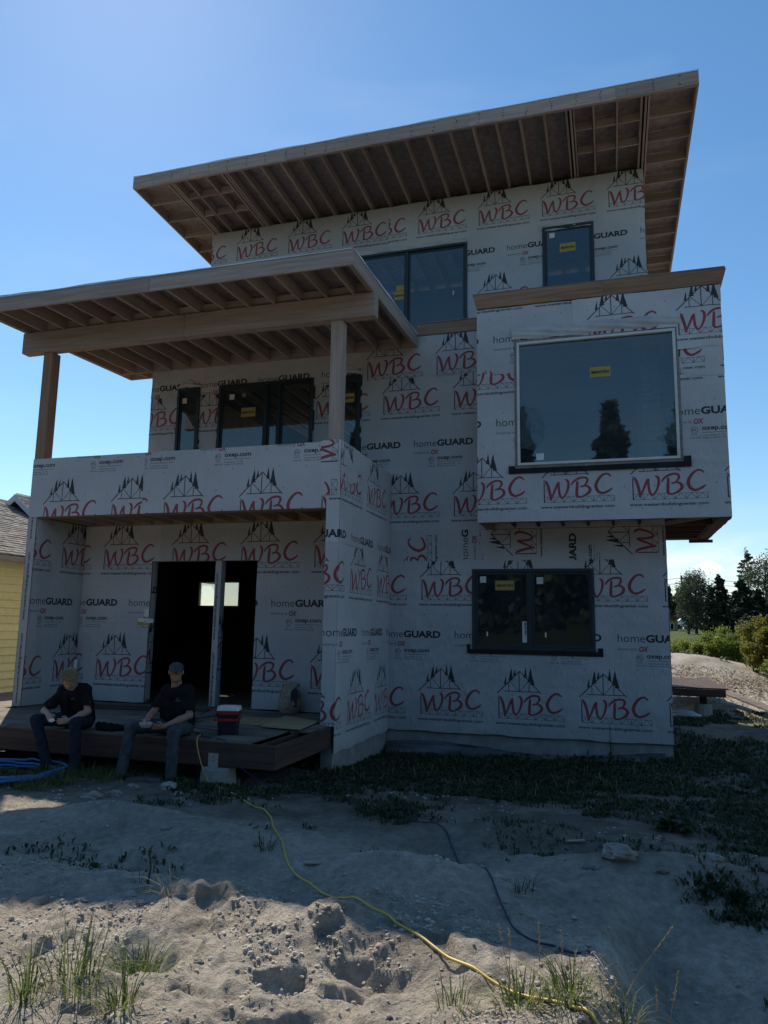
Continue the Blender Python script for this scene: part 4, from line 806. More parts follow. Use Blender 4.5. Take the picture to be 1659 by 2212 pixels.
# ================================================================== TREES (leaf-card crowns on real limbs)
def leafm(name, c1, c2, trans=0.25):
    m = base_mat(name, c1, 0.6, 0.25); n, l = nodes(m); b = n['Principled BSDF']
    geo = n.new('ShaderNodeNewGeometry'); cr = n.new('ShaderNodeValToRGB'); cr.color_ramp.elements[0].color = (*c1, 1); cr.color_ramp.elements[1].color = (*c2, 1)
    l.new(geo.outputs['Random Per Island'], cr.inputs[0]); l.new(cr.outputs[0], b.inputs['Base Color'])
    t = n.new('ShaderNodeBsdfTranslucent'); l.new(cr.outputs[0], t.inputs[0]); ms = n.new('ShaderNodeMixShader'); ms.inputs[0].default_value = trans
    o = n['Material Output']; l.new(b.outputs[0], ms.inputs[1]); l.new(t.outputs[0], ms.inputs[2]); l.new(ms.outputs[0], o.inputs[0]); return m
leafm('leaf_dark', (0.012, 0.022, 0.014), (0.045, 0.062, 0.032), 0.1); leafm('leaf_grey', (0.04, 0.06, 0.035), (0.11, 0.14, 0.08), 0.3)
leafm('leaf_bright', (0.12, 0.17, 0.03), (0.32, 0.36, 0.08), 0.55); leafm('leaf_yellow', (0.13, 0.15, 0.025), (0.32, 0.28, 0.07), 0.5)
leafm('grass_green', (0.05, 0.085, 0.022), (0.18, 0.22, 0.065), 0.45); leafm('grass_dry', (0.22, 0.18, 0.09), (0.42, 0.34, 0.18), 0.35); leafm('weed_dark', (0.022, 0.038, 0.015), (0.07, 0.09, 0.035), 0.3)
noisy('bark', (0.05, 0.04, 0.03), (0.12, 0.10, 0.08), (6, 6, 1.5))
def cards(C, size, rg, flat=0.0, ratio=0.6):
    """one small leaf card per centre C (N,3)"""
    N = len(C); a = rg.normal(size=(N, 3)); a[:, 2] *= (1-flat); a /= np.linalg.norm(a, axis=1)[:, None]
    b = rg.normal(size=(N, 3)); b -= a*(a*b).sum(1)[:, None]; b /= np.linalg.norm(b, axis=1)[:, None]
    s = (size*rg.uniform(0.6, 1.3, N))[:, None]; a = a*s; b = b*s*ratio
    V = np.stack([C-a*0.5, C+b*0.5, C+a*0.6, C-b*0.5], 1).reshape(-1, 3); F = np.arange(N*4).reshape(N, 4); return V, F
def tree(name, x, y, h, r, style, label, group=None, leaf='leaf_grey', n=6000, size=0.14, seed=1, cat='tree', base=None):
    rg = np.random.default_rng(seed); z0 = gzs(x, y) if base is None else base
    T = thing(name, (x, y, z0), label, cat, group); mb = MB(); C = []
    k = 9; lean_ = rg.uniform(-0.03, 0.03, 2)*h
    pts = [(x+lean_[0]*(i/k)**2+rg.normal()*0.01*h*0.5, y+lean_[1]*(i/k)**2, z0-0.1+h*0.97*i/k) for i in range(k+1)]
    tr = 0.018*h+0.02
    if style != 'shrub': mb.tube(pts, [tr*(1-i/k)**0.8+0.008 for i in range(k+1)], 7)
    def P(t): t = min(max(t, 0), 0.999)*k; i = int(t); f = t-i; return np.array(pts[i])*(1-f)+np.array(pts[i+1])*f
    if style == 'conifer' or style == 'pine':
        nb = 60 if style == 'conifer' else 30; per = n//nb
        for i in range(nb):
            t = (0.10 if style == 'conifer' else 0.30)+(0.88 if style == 'conifer' else 0.68)*(i/nb)**0.9; az = rg.uniform(0, 6.283)
            L = r*(1.02-t)**(0.75 if style == 'conifer' else 0.6)*rg.uniform(0.65, 1.12)*(1.15 if style == 'conifer' else 1.2); p = P(t)
            d = np.array([math.cos(az), math.sin(az), rg.uniform(-0.15, 0.12) if style == 'conifer' else rg.uniform(0.0, 0.3)])
            q = p+d*L; mid = (p+q)/2+np.array([0, 0, -0.05*L]); mb.tube([p, mid, q], [0.02+0.008*L, 0.014, 0.006], 4)
            s = rg.uniform(0.15, 1.0, per)**0.7; cc = p+(q-p)*s[:, None]; w = (L*0.20*(1.1-s)+0.06)
            cc = cc+rg.normal(size=(per, 3))*w[:, None]*[0.8, 0.8, 0.42]; cc[:, 2] -= 0.10*w; C.append(cc)
        top = P(0.97); C.append(top+rg.normal(size=(120, 3))*[r*0.05, r*0.05, h*0.03])
    elif style == 'column':
        nb = 46; per = n//nb
        for i in range(nb):
            t = 0.10+0.86*(i/nb); az = rg.uniform(0, 6.283); prof = (math.sin(min(1, t*1.25)*math.pi*0.5+0.3))*(1.0-max(0, t-0.55)/0.5)**0.8
            L = r*prof*rg.uniform(0.5, 1.1)+0.1; p = P(t*0.93); q = p+np.array([math.cos(az)*L, math.sin(az)*L, L*rg.uniform(0.6, 1.4)])
            mb.tube([p, (p+q)/2+[0, 0, 0.03], q], [0.03, 0.018, 0.006], 4); C.append(q+rg.normal(size=(per, 3))*[r*0.19, r*0.19, r*0.26])
    else:
        ns = 9 if style == 'shrub' else 14; per = n//(ns*5)
        for i in range(ns):
            az = rg.uniform(0, 6.283); rr = r*math.sqrt(rg.uniform(0.02, 0.8)); b0 = np.array([x+0.2*rr*math.cos(az), y+0.2*rr*math.sin(az), z0-0.05]); tp = np.array([x+rr*math.cos(az), y+rr*math.sin(az), z0+h*rg.uniform(0.62, 0.98)*(1-0.35*(rr/r)**2)])
            mb.tube([b0, (b0+tp)/2+rg.normal(size=3)*0.04*h, tp], [0.012*h+0.008, 0.01, 0.005], 5)
            for j in range(5):
                c = b0+(tp-b0)*rg.uniform(0.35, 1.02)+rg.normal(size=3)*r*0.13; C.append(c+rg.normal(size=(per, 3))*r*rg.uniform(0.10, 0.2)*[1, 1, 0.9])
    mb.build('trunk' if style != 'shrub' else 'stems', 'bark', T)
    V, F = cards(np.concatenate(C), size, rg); mesh('crown' if style != 'shrub' else 'foliage', V, F, leaf, T)
    return T
# unseen wood behind the viewer, added to block sky light; the windows reflect it
C = []
rg = np.random.default_rng(5)
for x in np.arange(-60, 61, 4.6):
    xx, yy, h, r = x+rg.uniform(-1, 1), -17+rg.uniform(-3, 3)-0.004*x*x*0.5, rg.uniform(9, 14), rg.uniform(3.0, 4.4)
    N = 1900; t = rg.uniform(0.0, 1, N)**1.7; az = rg.uniform(0, 6.283, N); L = r*(1.03-t)*rg.uniform(0.25, 1.05, N)**0.6*(1+0.25*np.sin(t*40))
    C.append(np.stack([xx+L*np.cos(az), yy+L*np.sin(az), 2.0+t*h], -1))
V, F = cards(np.concatenate(C), 0.85, rg); o = mesh('wood', V, F, 'leaf_dark'); tag(o, 'dark conifer wood added behind the viewer to block sky light, reflected in the windows', 'wood', kind='stuff')

# ================================================================== NEIGHBOUR'S YELLOW HOUSE (left edge)
noisy('yellow_siding', (0.78, 0.68, 0.32), (0.84, 0.75, 0.38), (1.5, 9, 9), rough=0.6, bump=0.25, bscale=(3, 3, 60), var=0.06)
noisy('shingle', (0.12, 0.115, 0.105), (0.30, 0.285, 0.26), (5, 7, 5), detail=6, rough=0.95, var=0.18, bump=0.4, bscale=(60, 60, 60), lo=0.4, hi=0.6)
noisy('trim_white', (0.60, 0.60, 0.57), (0.70, 0.70, 0.66), (3, 3, 3)); noisy('green_wall', (0.05, 0.07, 0.05), (0.08, 0.10, 0.07), (3, 3, 3))
NB = thing('neighbouring_house', (-14.5, 14, 0.2), 'yellow lap sided house with grey shingle roof at the left edge', 'house')
box('wall', -16.8, -12.53, 8.0, 21.0, 0.0, 3.30, 'trim_white', NB)
plank = MB().add([(0.05, -6.5, 0), (0.05, 6.5, 0), (0.014, 6.5, 0.166), (0.014, -6.5, 0.166), (0, -6.5, 0), (0, 6.5, 0), (0, 6.5, 0.175), (0, -6.5, 0.175)], BF)
first = None
for i in range(17):
    loc = Vector((-12.53+0.001, 14.5, 0.40+i*0.168))-NB.location
    if first is None: first = plank.build('plank', 'yellow_siding', None, loc=(0, 0, 0)); first.parent = NB; first.location = loc
    else: dup(first, NB, loc)
box('foundation', -16.8, -12.50, 8.0, 21.0, -0.3, 0.39, 'concrete', NB)
mb = MB(); EX, EZ, RXx, RZ = -12.02, 3.34, -16.2, 5.30
mb.add([(EX, 7.6, EZ-0.12), (EX, 21.4, EZ-0.12), (RXx, 21.4, RZ-0.12), (RXx, 7.6, RZ-0.12), (EX, 7.6, EZ-0.01), (EX, 21.4, EZ-0.01), (RXx, 21.4, RZ-0.01), (RXx, 7.6, RZ-0.01)], BF)
nroof = mb.build('roof', 'flashing_black', NB); box('gutter', EX+0.001, EX+0.09, 7.6, 21.4, EZ-0.14, EZ-0.03, 'flashing_grey', nroof)
NC = 30
for i in range(NC):
    t0, t1 = i/NC, (i+1.25)/NC; xa, za = EX+(RXx-EX)*t0, EZ+(RZ-EZ)*t0; xb, zb = EX+(RXx-EX)*t1, EZ+(RZ-EZ)*t1; mb = MB(); ys = [7.6+q*0.33+(i % 2)*0.16 for q in range(43)]
    for a, b_ in zip(ys[:-1], ys[1:]):
        d = random.uniform(0.018, 0.034); mb.add([(xa, a, za+d), (xa, b_-0.006, za+d), (xb, b_-0.006, zb+0.006), (xb, a, zb+0.006), (xa, a, za-0.008), (xa, b_-0.006, za-0.008)], [(0, 1, 2, 3), (4, 5, 1, 0)])
    mb.build('shingle_course', 'shingle', nroof)
# gable of its upper storey behind
ax, ay, az = -15.5, 16.14, 5.40
mb = MB().add([(ax, ay+0.25, az-0.2), (ax-1.9, ay+0.25, az-1.75), (ax+1.9, ay+0.25, az-1.75)], [(0, 1, 2)]); mb.build('gable_wall', 'green_wall', NB)
for sgn in (-1, 1):
    mb = MB().add([(ax, ay, az), (ax+sgn*2.1, ay, az-1.72), (ax+sgn*2.1, ay+5, az-1.72), (ax, ay+5, az), (ax, ay, az-0.09), (ax+sgn*2.1, ay, az-1.81), (ax+sgn*2.1, ay+5, az-1.81), (ax, ay+5, az-0.09)], [(0, 1, 2, 3), (7, 6, 5, 4), (0, 4, 5, 1)])
    mb.build('gable_roof', 'shingle', NB)
    MB().add([(ax, ay-0.03, az-0.01), (ax+sgn*2.1, ay-0.03, az-1.73), (ax+sgn*2.1, ay-0.03, az-1.92), (ax, ay-0.03, az-0.20), (ax, ay, az-0.01), (ax+sgn*2.1, ay, az-1.73), (ax+sgn*2.1, ay, az-1.92), (ax, ay, az-0.20)], [(0, 1, 2, 3), (3, 2, 6, 7), (0, 4, 5, 1)]).build('rake_trim', 'trim_white', NB)
for i in range(14):
    t = i/14; MB().box(ax+0.02+2.05*t, ax+0.02+2.05*t+0.012, ay, ay+5, az-1.72*t+0.0, az-1.72*t+0.016).build('shingle_course', 'shingle', NB)

# ================================================================== FIGURES: distance fields meshed with surface nets
class SDF:
    def __init__(s, lo, hi, res):
        s.lo = np.array(lo, float); s.res = res; s.n = np.ceil((np.array(hi)-s.lo)/res).astype(int)+1; s.D = np.full(s.n, 1.0, np.float32)
    def win(s, lo, hi):
        a = np.clip(np.floor((lo-s.lo)/s.res).astype(int), 0, s.n-1); b = np.clip(np.ceil((hi-s.lo)/s.res).astype(int)+1, 1, s.n)
        ax = [s.lo[i]+s.res*np.arange(a[i], b[i]) for i in range(3)]; return tuple(slice(a[i], b[i]) for i in range(3)), np.meshgrid(*ax, indexing='ij')
    def comb(s, sl, d, k, sub=False):
        o = s.D[sl]
        if sub:
            h = np.clip(0.5-0.5*(o+d)/k, 0, 1); s.D[sl] = o+(-d-o)*h+k*h*(1-h)
        else:
            h = np.clip(0.5+0.5*(o-d)/k, 0, 1); s.D[sl] = o*(1-h)+d*h-k*h*(1-h)
    def cap(s, a, b, ra, rb=None, k=0.02, sub=False):
        rb = ra if rb is None else rb; a = np.array(a, float); b = np.array(b, float); m_ = max(ra, rb)+k+0.02
        sl, (X, Y, Z) = s.win(np.minimum(a, b)-m_, np.maximum(a, b)+m_); ab = b-a; L = max(ab@ab, 1e-9)
        t = np.clip(((X-a[0])*ab[0]+(Y-a[1])*ab[1]+(Z-a[2])*ab[2])/L, 0, 1)
        d = np.sqrt((X-a[0]-ab[0]*t)**2+(Y-a[1]-ab[1]*t)**2+(Z-a[2]-ab[2]*t)**2)-(ra+(rb-ra)*t); s.comb(sl, d, k, sub); return s
    def ell(s, c, r, R=np.eye(3), k=0.02, sub=False):
        c = np.array(c, float); r = np.array(r, float); m_ = r.max()+k+0.02; sl, (X, Y, Z) = s.win(c-m_, c+m_)
        P = np.stack([X-c[0], Y-c[1], Z-c[2]], -1)@R; k0 = np.sqrt(((P/r)**2).sum(-1)); k1 = np.sqrt(((P/r**2)**2).sum(-1))+1e-9; s.comb(sl, k0*(k0-1)/k1, k, sub); return s
    def noise(s, f):
        sl, (X, Y, Z) = s.win(s.lo, s.lo+s.n*s.res); s.D += f(X, Y, Z).astype(np.float32)
    def cutz(s, n_, p, keep_below=True):
        sl, (X, Y, Z) = s.win(s.lo, s.lo+s.n*s.res); d = (X-p[0])*n_[0]+(Y-p[1])*n_[1]+(Z-p[2])*n_[2]; s.D = np.maximum(s.D, d.astype(np.float32))
    def build(s, name, mat, parent):
        D = s.D; sh = np.array(D.shape)-1; acc = np.zeros((*sh, 3), np.float32); cnt = np.zeros(sh, np.float32); S = D < 0; Q = []
        idx = -np.ones(sh, np.int64)
        for ax in range(3):
            a = [slice(None)]*3; b = [slice(None)]*3; a[ax] = slice(0, -1); b[ax] = slice(1, None); d0, d1 = D[tuple(a)], D[tuple(b)]
            cr = np.argwhere(S[tuple(a)] != S[tuple(b)])
            if len(cr) == 0: continue
            v0 = d0[tuple(cr.T)]; v1 = d1[tuple(cr.T)]; t = v0/(v0-v1); p = cr.astype(np.float32); p[:, ax] += t; o1, o2 = [q for q in range(3) if q != ax]
            cells = []
            for i, j in ((0, 0), (1, 0), (1, 1), (0, 1)):
                c = cr.copy(); c[:, o1] -= i; c[:, o2] -= j; ok = (c >= 0).all(1) & (c < sh).all(1); cc = c[ok]
                np.add.at(acc, tuple(cc.T), p[ok]); np.add.at(cnt, tuple(cc.T), 1); cells.append((c, ok))
            allok = cells[0][1] & cells[1][1] & cells[2][1] & cells[3][1]; Q.append((ax, [c[allok] for c, _ in cells], v0[allok] < 0))
        act = np.argwhere(cnt > 0); idx[tuple(act.T)] = np.arange(len(act)); V = acc[tuple(act.T)]/cnt[tuple(act.T)][:, None]*s.res+s.lo
        F = []
        for ax, cs, inside in Q:
            f = np.stack([idx[tuple(c.T)] for c in cs], 1); flip = inside if ax != 1 else ~inside; f[flip] = f[flip][:, ::-1]; F.append(f)
        F = np.concatenate(F)[:, ::-1]
        return mesh(name, V, F.tolist(), mat, parent, True)
def frame(f, upv=(0, 0, 1)):
    f = np.array(f, float); f /= np.linalg.norm(f); r = np.cross(f, upv); r /= np.linalg.norm(r); u = np.cross(r, f); return np.stack([r, f, u], 1)   # columns: right, forward, up
def head_prims(S, c, R, hair=False):
    def P(x, y, z): return np.array(c)+R@np.array([x*1.06, y, z])
    S.ell(P(0, -0.008, 0.035), (0.077, 0.097, 0.088), R, 0.01); S.ell(P(0, 0.022, -0.028), (0.068, 0.074, 0.088), R, 0.03); S.ell(P(0, 0.032, -0.078), (0.052, 0.050, 0.036), R, 0.03)
    for s_ in (-1, 1):
        S.ell(P(s_*0.034, 0.066, -0.028), (0.024, 0.02, 0.026), R, 0.02); S.ell(P(s_*0.031, 0.099, 0.004), (0.019, 0.014, 0.012), R, 0.010, sub=True); S.ell(P(s_*0.030, 0.080, 0.003), (0.0145, 0.0135, 0.0115), R, 0.004)
        S.ell(P(s_*0.080, -0.004, -0.006), (0.011, 0.022, 0.033), R, 0.008)
    S.cap(P(-0.034, 0.084, 0.022), P(0.034, 0.084, 0.022), 0.012, 0.012, 0.014); S.cap(P(0, 0.086, 0.008), P(0, 0.108, -0.028), 0.009, 0.0135, 0.010)
    S.cap(P(-0.011, 0.100, -0.032), P(0.011, 0.100, -0.032), 0.008, 0.008, 0.006)
    S.cap(P(-0.019, 0.088, -0.059), P(0.019, 0.088, -0.059), 0.0065, 0.0065, 0.006); S.cap(P(-0.017, 0.086, -0.069), P(0.017, 0.086, -0.069), 0.0075, 0.0075, 0.006)
    S.cap(P(-0.022, 0.100, -0.064), P(0.022, 0.100, -0.064), 0.0025, 0.0025, 0.003, sub=True); S.ell(P(0, 0.070, -0.098), (0.020, 0.017, 0.016), R, 0.015)
def hand(S, w, d, n_, curl=1.0, side=1, splay=0.0):
    """w wrist, d direction of the fingers, n_ out of the back of the hand"""
    w = np.array(w, float); d = np.array(d, float); d /= np.linalg.norm(d); n_ = np.array(n_, float); n_ -= d*(d@n_); n_ /= np.linalg.norm(n_); r = np.cross(d, n_)*side
    pc = w+d*0.05; R = np.stack([r, d, n_], 1); S.ell(pc, (0.040, 0.048, 0.017), R, 0.012); S.cap(w-d*0.02, w+d*0.02, 0.025, 0.024, 0.02)
    for i, (o, L) in enumerate(((-0.030, 0.062), (-0.010, 0.074), (0.010, 0.070), (0.030, 0.055))):
        a = w+d*0.088+r*o; c1 = 0.35*curl; c2 = 1.1*curl; dd = d+r*(o*3*splay)
        v1 = dd*math.cos(c1)-n_*math.sin(c1); v2 = dd*math.cos(c2)-n_*math.sin(c2); v3 = dd*math.cos(c2*1.4)-n_*math.sin(c2*1.4)
        p1 = a+v1*L*0.45; p2 = p1+v2*L*0.32; p3 = p2+v3*L*0.25; S.cap(a-d*0.015, p1, 0.0095, 0.009, 0.004); S.cap(p1, p2, 0.009, 0.0085, 0.003); S.cap(p2, p3, 0.0082, 0.0072, 0.003)
    t0 = w+d*0.028-r*0.030; t1 = t0-r*0.028+d*0.026-n_*0.008; t2 = t1+d*0.030-n_*0.012+r*0.004; S.cap(t0, t1, 0.013, 0.0105, 0.01); S.cap(t1, t2, 0.0105, 0.0085, 0.003)
def person(loc, label, J, face, shirt, trousers, skin, boots, seed):
    T = thing('person', loc, label, 'person'); j = {k_: np.array(v, float) for k_, v in J.items() if k_ not in ('curl', 'nL', 'nR', 'footL', 'footR')}
    lo = np.min(list(j.values()), 0)-0.28; hi = np.max(list(j.values()), 0)+0.28
    B = SDF(lo, hi, 0.0062); R = frame(face)
    B.cap(j['pelL'], j['shL']*0.8+j['shR']*0.2, 0.095, 0.09, 0.06); B.cap(j['pelR'], j['shR']*0.8+j['shL']*0.2, 0.095, 0.09, 0.06); B.cap(j['pelL'], j['pelR'], 0.105, 0.105, 0.05)
    B.cap(j['neck'], j['head']+R@np.array([0, -0.025, -0.06]), 0.066, 0.060, 0.03); head_prims(B, j['head'], R)
    for s_ in 'LR':
        B.cap(j['sh'+s_], j['el'+s_], 0.052, 0.042, 0.03); B.cap(j['el'+s_], (j['el'+s_]*0.6+j['wr'+s_]*0.4), 0.043, 0.042, 0.02); B.cap(j['el'+s_]*0.6+j['wr'+s_]*0.4, j['wr'+s_], 0.041, 0.027, 0.02)
        B.cap(j['pel'+s_], j['kn'+s_], 0.075, 0.052, 0.03); B.cap(j['kn'+s_], j['an'+s_], 0.05, 0.035, 0.02); hand(B, j['wr'+s_], j['hd'+s_]-j['wr'+s_], J['n'+s_], J.get('curl', 0.9), 1 if s_ == 'L' else -1)
    body = B.build('body', skin, T)
    # shirt
    S = SDF(lo, hi, 0.0075); S.cap(j['pelL']+[0, 0, 0.03], j['shL']*0.84+j['shR']*0.16, 0.125, 0.108, 0.08); S.cap(j['pelR']+[0, 0, 0.03], j['shR']*0.84+j['shL']*0.16, 0.125, 0.108, 0.08); S.cap(j['neck']-[0, 0, 0.035], j['neck']-[0, 0, 0.06], 0.068, 0.09, 0.05)
    S.cap(j['shL']*0.9+j['neck']*0.1, j['shR']*0.9+j['neck']*0.1, 0.072, 0.072, 0.04)
    for s_ in 'LR':
        e = j['sh'+s_]*0.28+j['el'+s_]*0.72; S.cap(j['sh'+s_], e, 0.068, 0.073, 0.03); S.cap(e+(j['el'+s_]-j['sh'+s_])*0.25, e+(j['el'+s_]-j['sh'+s_])*0.5, 0.075, 0.075, 0.006, sub=True); S.cap(e+(j['el'+s_]-j['sh'+s_])*0.02, e+(j['el'+s_]-j['sh'+s_])*0.3, 0.062, 0.062, 0.004, sub=True)
    hem = (j['pelL']+j['pelR'])/2
    for s_ in 'LR': S.cap(j['pel'+s_]+(j['kn'+s_]-j['pel'+s_])*0.42, j['kn'+s_], 0.13, 0.13, 0.02, sub=True)
    S.noise(lambda X, Y, Z: 0.009*np.sin(X*31+Z*22+3*np.sin(Y*17+seed))*np.sin(Z*27-X*11+seed)+0.004*np.sin(Y*40+Z*35+np.sin(X*20)))
    S.build('shirt', shirt, T)
    # trousers
    L = SDF(lo, hi, 0.0075); L.cap(j['pelL'], j['pelR'], 0.122, 0.122, 0.05)
    for s_ in 'LR':
        L.cap(j['pel'+s_], j['kn'+s_], 0.102, 0.074, 0.04); L.cap(j['kn'+s_], j['kn'+s_]*0.45+j['an'+s_]*0.55, 0.073, 0.064, 0.03); L.cap(j['kn'+s_]*0.45+j['an'+s_]*0.55, j['an'+s_]+[0, 0, -0.02], 0.064, 0.068, 0.02); L.cap(j['an'+s_]+[0, 0, -0.08], j['an'+s_]+[0, 0, -0.16], 0.06, 0.06, 0.004, sub=True)
    L.noise(lambda X, Y, Z: 0.0045*np.sin(Z*46+3*np.sin(X*15+Y*13+seed))*np.clip(np.sin(X*19+Y*23), -0.3, 1)+0.003*np.sin(X*50-Z*38+Y*30))
    L.build('trousers', trousers, T)
    for s_ in 'LR':
        b_ = SDF(j['an'+s_]-0.32, j['an'+s_]+0.3, 0.008); d = np.array(J['foot'+s_], float); d /= np.linalg.norm(d); a = j['an'+s_]; fl = a-[0, 0, 0.075]
        b_.cap(a+[0, 0, 0.01], a-[0, 0, 0.05], 0.05, 0.052, 0.02); b_.cap(fl-d*0.05, fl+d*0.10, 0.043, 0.046, 0.02); b_.cap(fl+d*0.10, fl+d*0.17-[0, 0, 0.008], 0.048, 0.037, 0.02); b_.cutz((0, 0, -1), a-[0, 0, 0.112]); b_.build('boot', boots, T)
    return T, R, j
noisy('bowl_white', (0.34, 0.34, 0.33), (0.42, 0.42, 0.40), (9, 9, 9), rough=0.5)
base_mat('skin_fair', (0.42, 0.25, 0.18), 0.5, 0.4); base_mat('skin_ruddy', (0.34, 0.185, 0.135), 0.5, 0.4); noisy('cloth_black', (0.010, 0.010, 0.012), (0.018, 0.018, 0.021), (60, 60, 60), rough=0.9, spec=0.1)
noisy('denim_dark', (0.018, 0.022, 0.034), (0.035, 0.042, 0.060), (40, 40, 40), rough=0.9, spec=0.1); noisy('denim_grey', (0.045, 0.056, 0.066), (0.085, 0.10, 0.115), (9, 9, 9), detail=8, rough=0.9, spec=0.1); noisy('boot_leather', (0.02, 0.016, 0.013), (0.05, 0.04, 0.03), (15, 15, 15), rough=0.6)
noisy('hair_blond', (0.22, 0.155, 0.09), (0.40, 0.30, 0.19), (60, 60, 30), rough=0.6); noisy('cap_grey', (0.05, 0.055, 0.06), (0.08, 0.085, 0.09), (60, 60, 60), rough=0.9)
J1 = dict(pelL=(-6.95, 8.55, 0.70), pelR=(-6.73, 8.56, 0.70), shL=(-7.03, 8.45, 1.045), shR=(-6.70, 8.50, 1.075), neck=(-6.85, 8.42, 1.115), head=(-6.80, 8.28, 1.235),
    elL=(-7.20, 8.33, 0.81), wrL=(-6.97, 8.14, 0.795), hdL=(-6.86, 8.06, 0.755), elR=(-6.57, 8.39, 0.83), wrR=(-6.64, 8.14, 0.735), hdR=(-6.72, 8.05, 0.735),
    knL=(-7.15, 8.14, 0.715), anL=(-6.93, 8.12, 0.235), knR=(-6.53, 8.12, 0.705), anR=(-6.47, 8.10, 0.235), nL=(-0.3, -0.2, 0.9), nR=(0.3, -0.5, 0.1), footL=(0.2, -1, 0), footR=(0.45, -1, 0), curl=0.75)
T1p, R1, j1 = person((-6.8, 8.5, 0.58), 'young man with tousled blond hair in black t shirt looking down at his hands', J1, (0.38, -0.66, -0.62), 'cloth_black', 'denim_dark', 'skin_fair', 'boot_leather', 1)
hs_ = SDF(j1['head']-0.2, j1['head']+0.2, 0.006); hc = j1['head']
def PH(x, y, z, c=hc, R=R1): return np.array(c)+R@np.array([x, y, z])
hs_.ell(PH(0, -0.020, 0.052), (0.092, 0.108, 0.090), R1, 0.02); hs_.ell(PH(0, 0.055, 0.085), (0.075, 0.045, 0.035), R1, 0.03); hs_.ell(PH(0, -0.06, -0.02), (0.075, 0.055, 0.07), R1, 0.03)
for s_ in (-1, 1): hs_.ell(PH(s_*0.075, 0.0, 0.02), (0.022, 0.045, 0.045), R1, 0.02)
hs_.noise(lambda X, Y, Z: 0.012*np.sin(X*95+4*np.sin(Y*40))*np.sin(Z*80+3*np.sin(X*33))+0.004*np.sin(Y*170+Z*90)); hs_.build('hair', 'hair_blond', T1p)
mb = MB(); rg = random.Random(3)
for q in range(420):
    az = rg.uniform(0, 6.283); el = rg.uniform(0.15, 1.5); d = np.array([math.cos(az)*math.cos(el), math.sin(az)*math.cos(el), math.sin(el)]); p = PH(d[0]*0.088, -0.015+d[1]*0.105, 0.055+d[2]*0.088)
    fl = R1@np.array([d[0]*0.3+rg.uniform(-.5, .5), d[1]*0.2+0.9+rg.uniform(-.4, .4), -0.25+rg.uniform(-.3, .3)]); fl /= np.linalg.norm(fl); out = R1@d
    L = rg.uniform(0.03, 0.075); mb.tube([p, p+fl*L*0.5+out*0.010, p+fl*L+out*rg.uniform(-0.004, 0.010)], [0.0035, 0.0028, 0.001], 3, caps=False)
o = mb.build('hair_strands', 'hair_blond', T1p); o['kind'] = 'stuff'
# chest print: little arc over two lines
mb = MB(); cc = np.array([-6.735, 8.337, 0.965])
# food wrapper held in his hands
crumple('wrapper', [(-6.83, 0.765), (-6.76, 0.775), (-6.74, 0.745), (-6.79, 0.725), (-6.84, 0.735)], None, 'sticker_white', 8.02, 8, 0.04)
o = bpy.data.objects['wrapper']; tag(o, 'crumpled pale food wrapper in the blond man\'s hands', 'wrapper')
J2 = dict(pelL=(-5.43, 8.53, 0.70), pelR=(-5.21, 8.53, 0.70), shL=(-5.485, 8.50, 1.115), shR=(-5.15, 8.50, 1.125), neck=(-5.32, 8.48, 1.185), head=(-5.30, 8.41, 1.375),
    elL=(-5.575, 8.37, 0.86), wrL=(-5.52, 8.14, 0.79), hdL=(-5.47, 8.04, 0.78), elR=(-5.08, 8.42, 0.85), wrR=(-5.25, 8.13, 0.74), hdR=(-5.34, 8.03, 0.74),
    knL=(-5.70, 8.12, 0.70), anL=(-5.72, 8.00, 0.215), knR=(-5.09, 8.10, 0.68), anR=(-5.07, 8.06, 0.215), nL=(-0.6, 0.1, 0.6), nR=(0.25, -0.75, -0.35), footL=(0.1, -1, 0), footR=(0.3, -1, 0), curl=0.6)
T2p, R2, j2 = person((-5.3, 8.5, 0.58), 'man in grey cap and dark glasses seated on the deck edge holding a bowl', J2, (0.50, -0.86, -0.03), 'cloth_black', 'denim_grey', 'skin_ruddy', 'boot_leather', 5)
hc2 = j2['head']
def P2(x, y, z): return np.array(hc2)+R2@np.array([x, y, z])
cp = SDF(np.array(hc2)-0.22, np.array(hc2)+0.24, 0.006); cp.ell(P2(0, -0.012, 0.040), (0.094, 0.112, 0.084), R2, 0.01); cp.cutz(tuple(-(R2@np.array([0, -0.12, 1]))), P2(0, 0.0, 0.040)); cp.build('cap', 'cap_grey', T2p)
mb = MB(); V = []; N = 14
for r_ in range(4):
    for i in range(N):
        a = math.pi*(i/(N-1)); x = math.cos(a)*(0.082+0.0*r_); y = 0.055+math.sin(a)*(0.035+0.028*r_); V.append(P2(x*(1-0.05*r_), y, 0.054-0.012*r_-0.10*(x*x)/0.08*0.4))
mb.add(V, [(r_*N+i, r_*N+i+1, (r_+1)*N+i+1, (r_+1)*N+i) for r_ in range(3) for i in range(N-1)]); ob = mb.build('cap_brim', 'cap_grey', T2p, True); sm_ = ob.modifiers.new('solid', 'SOLIDIFY'); sm_.thickness = 0.004
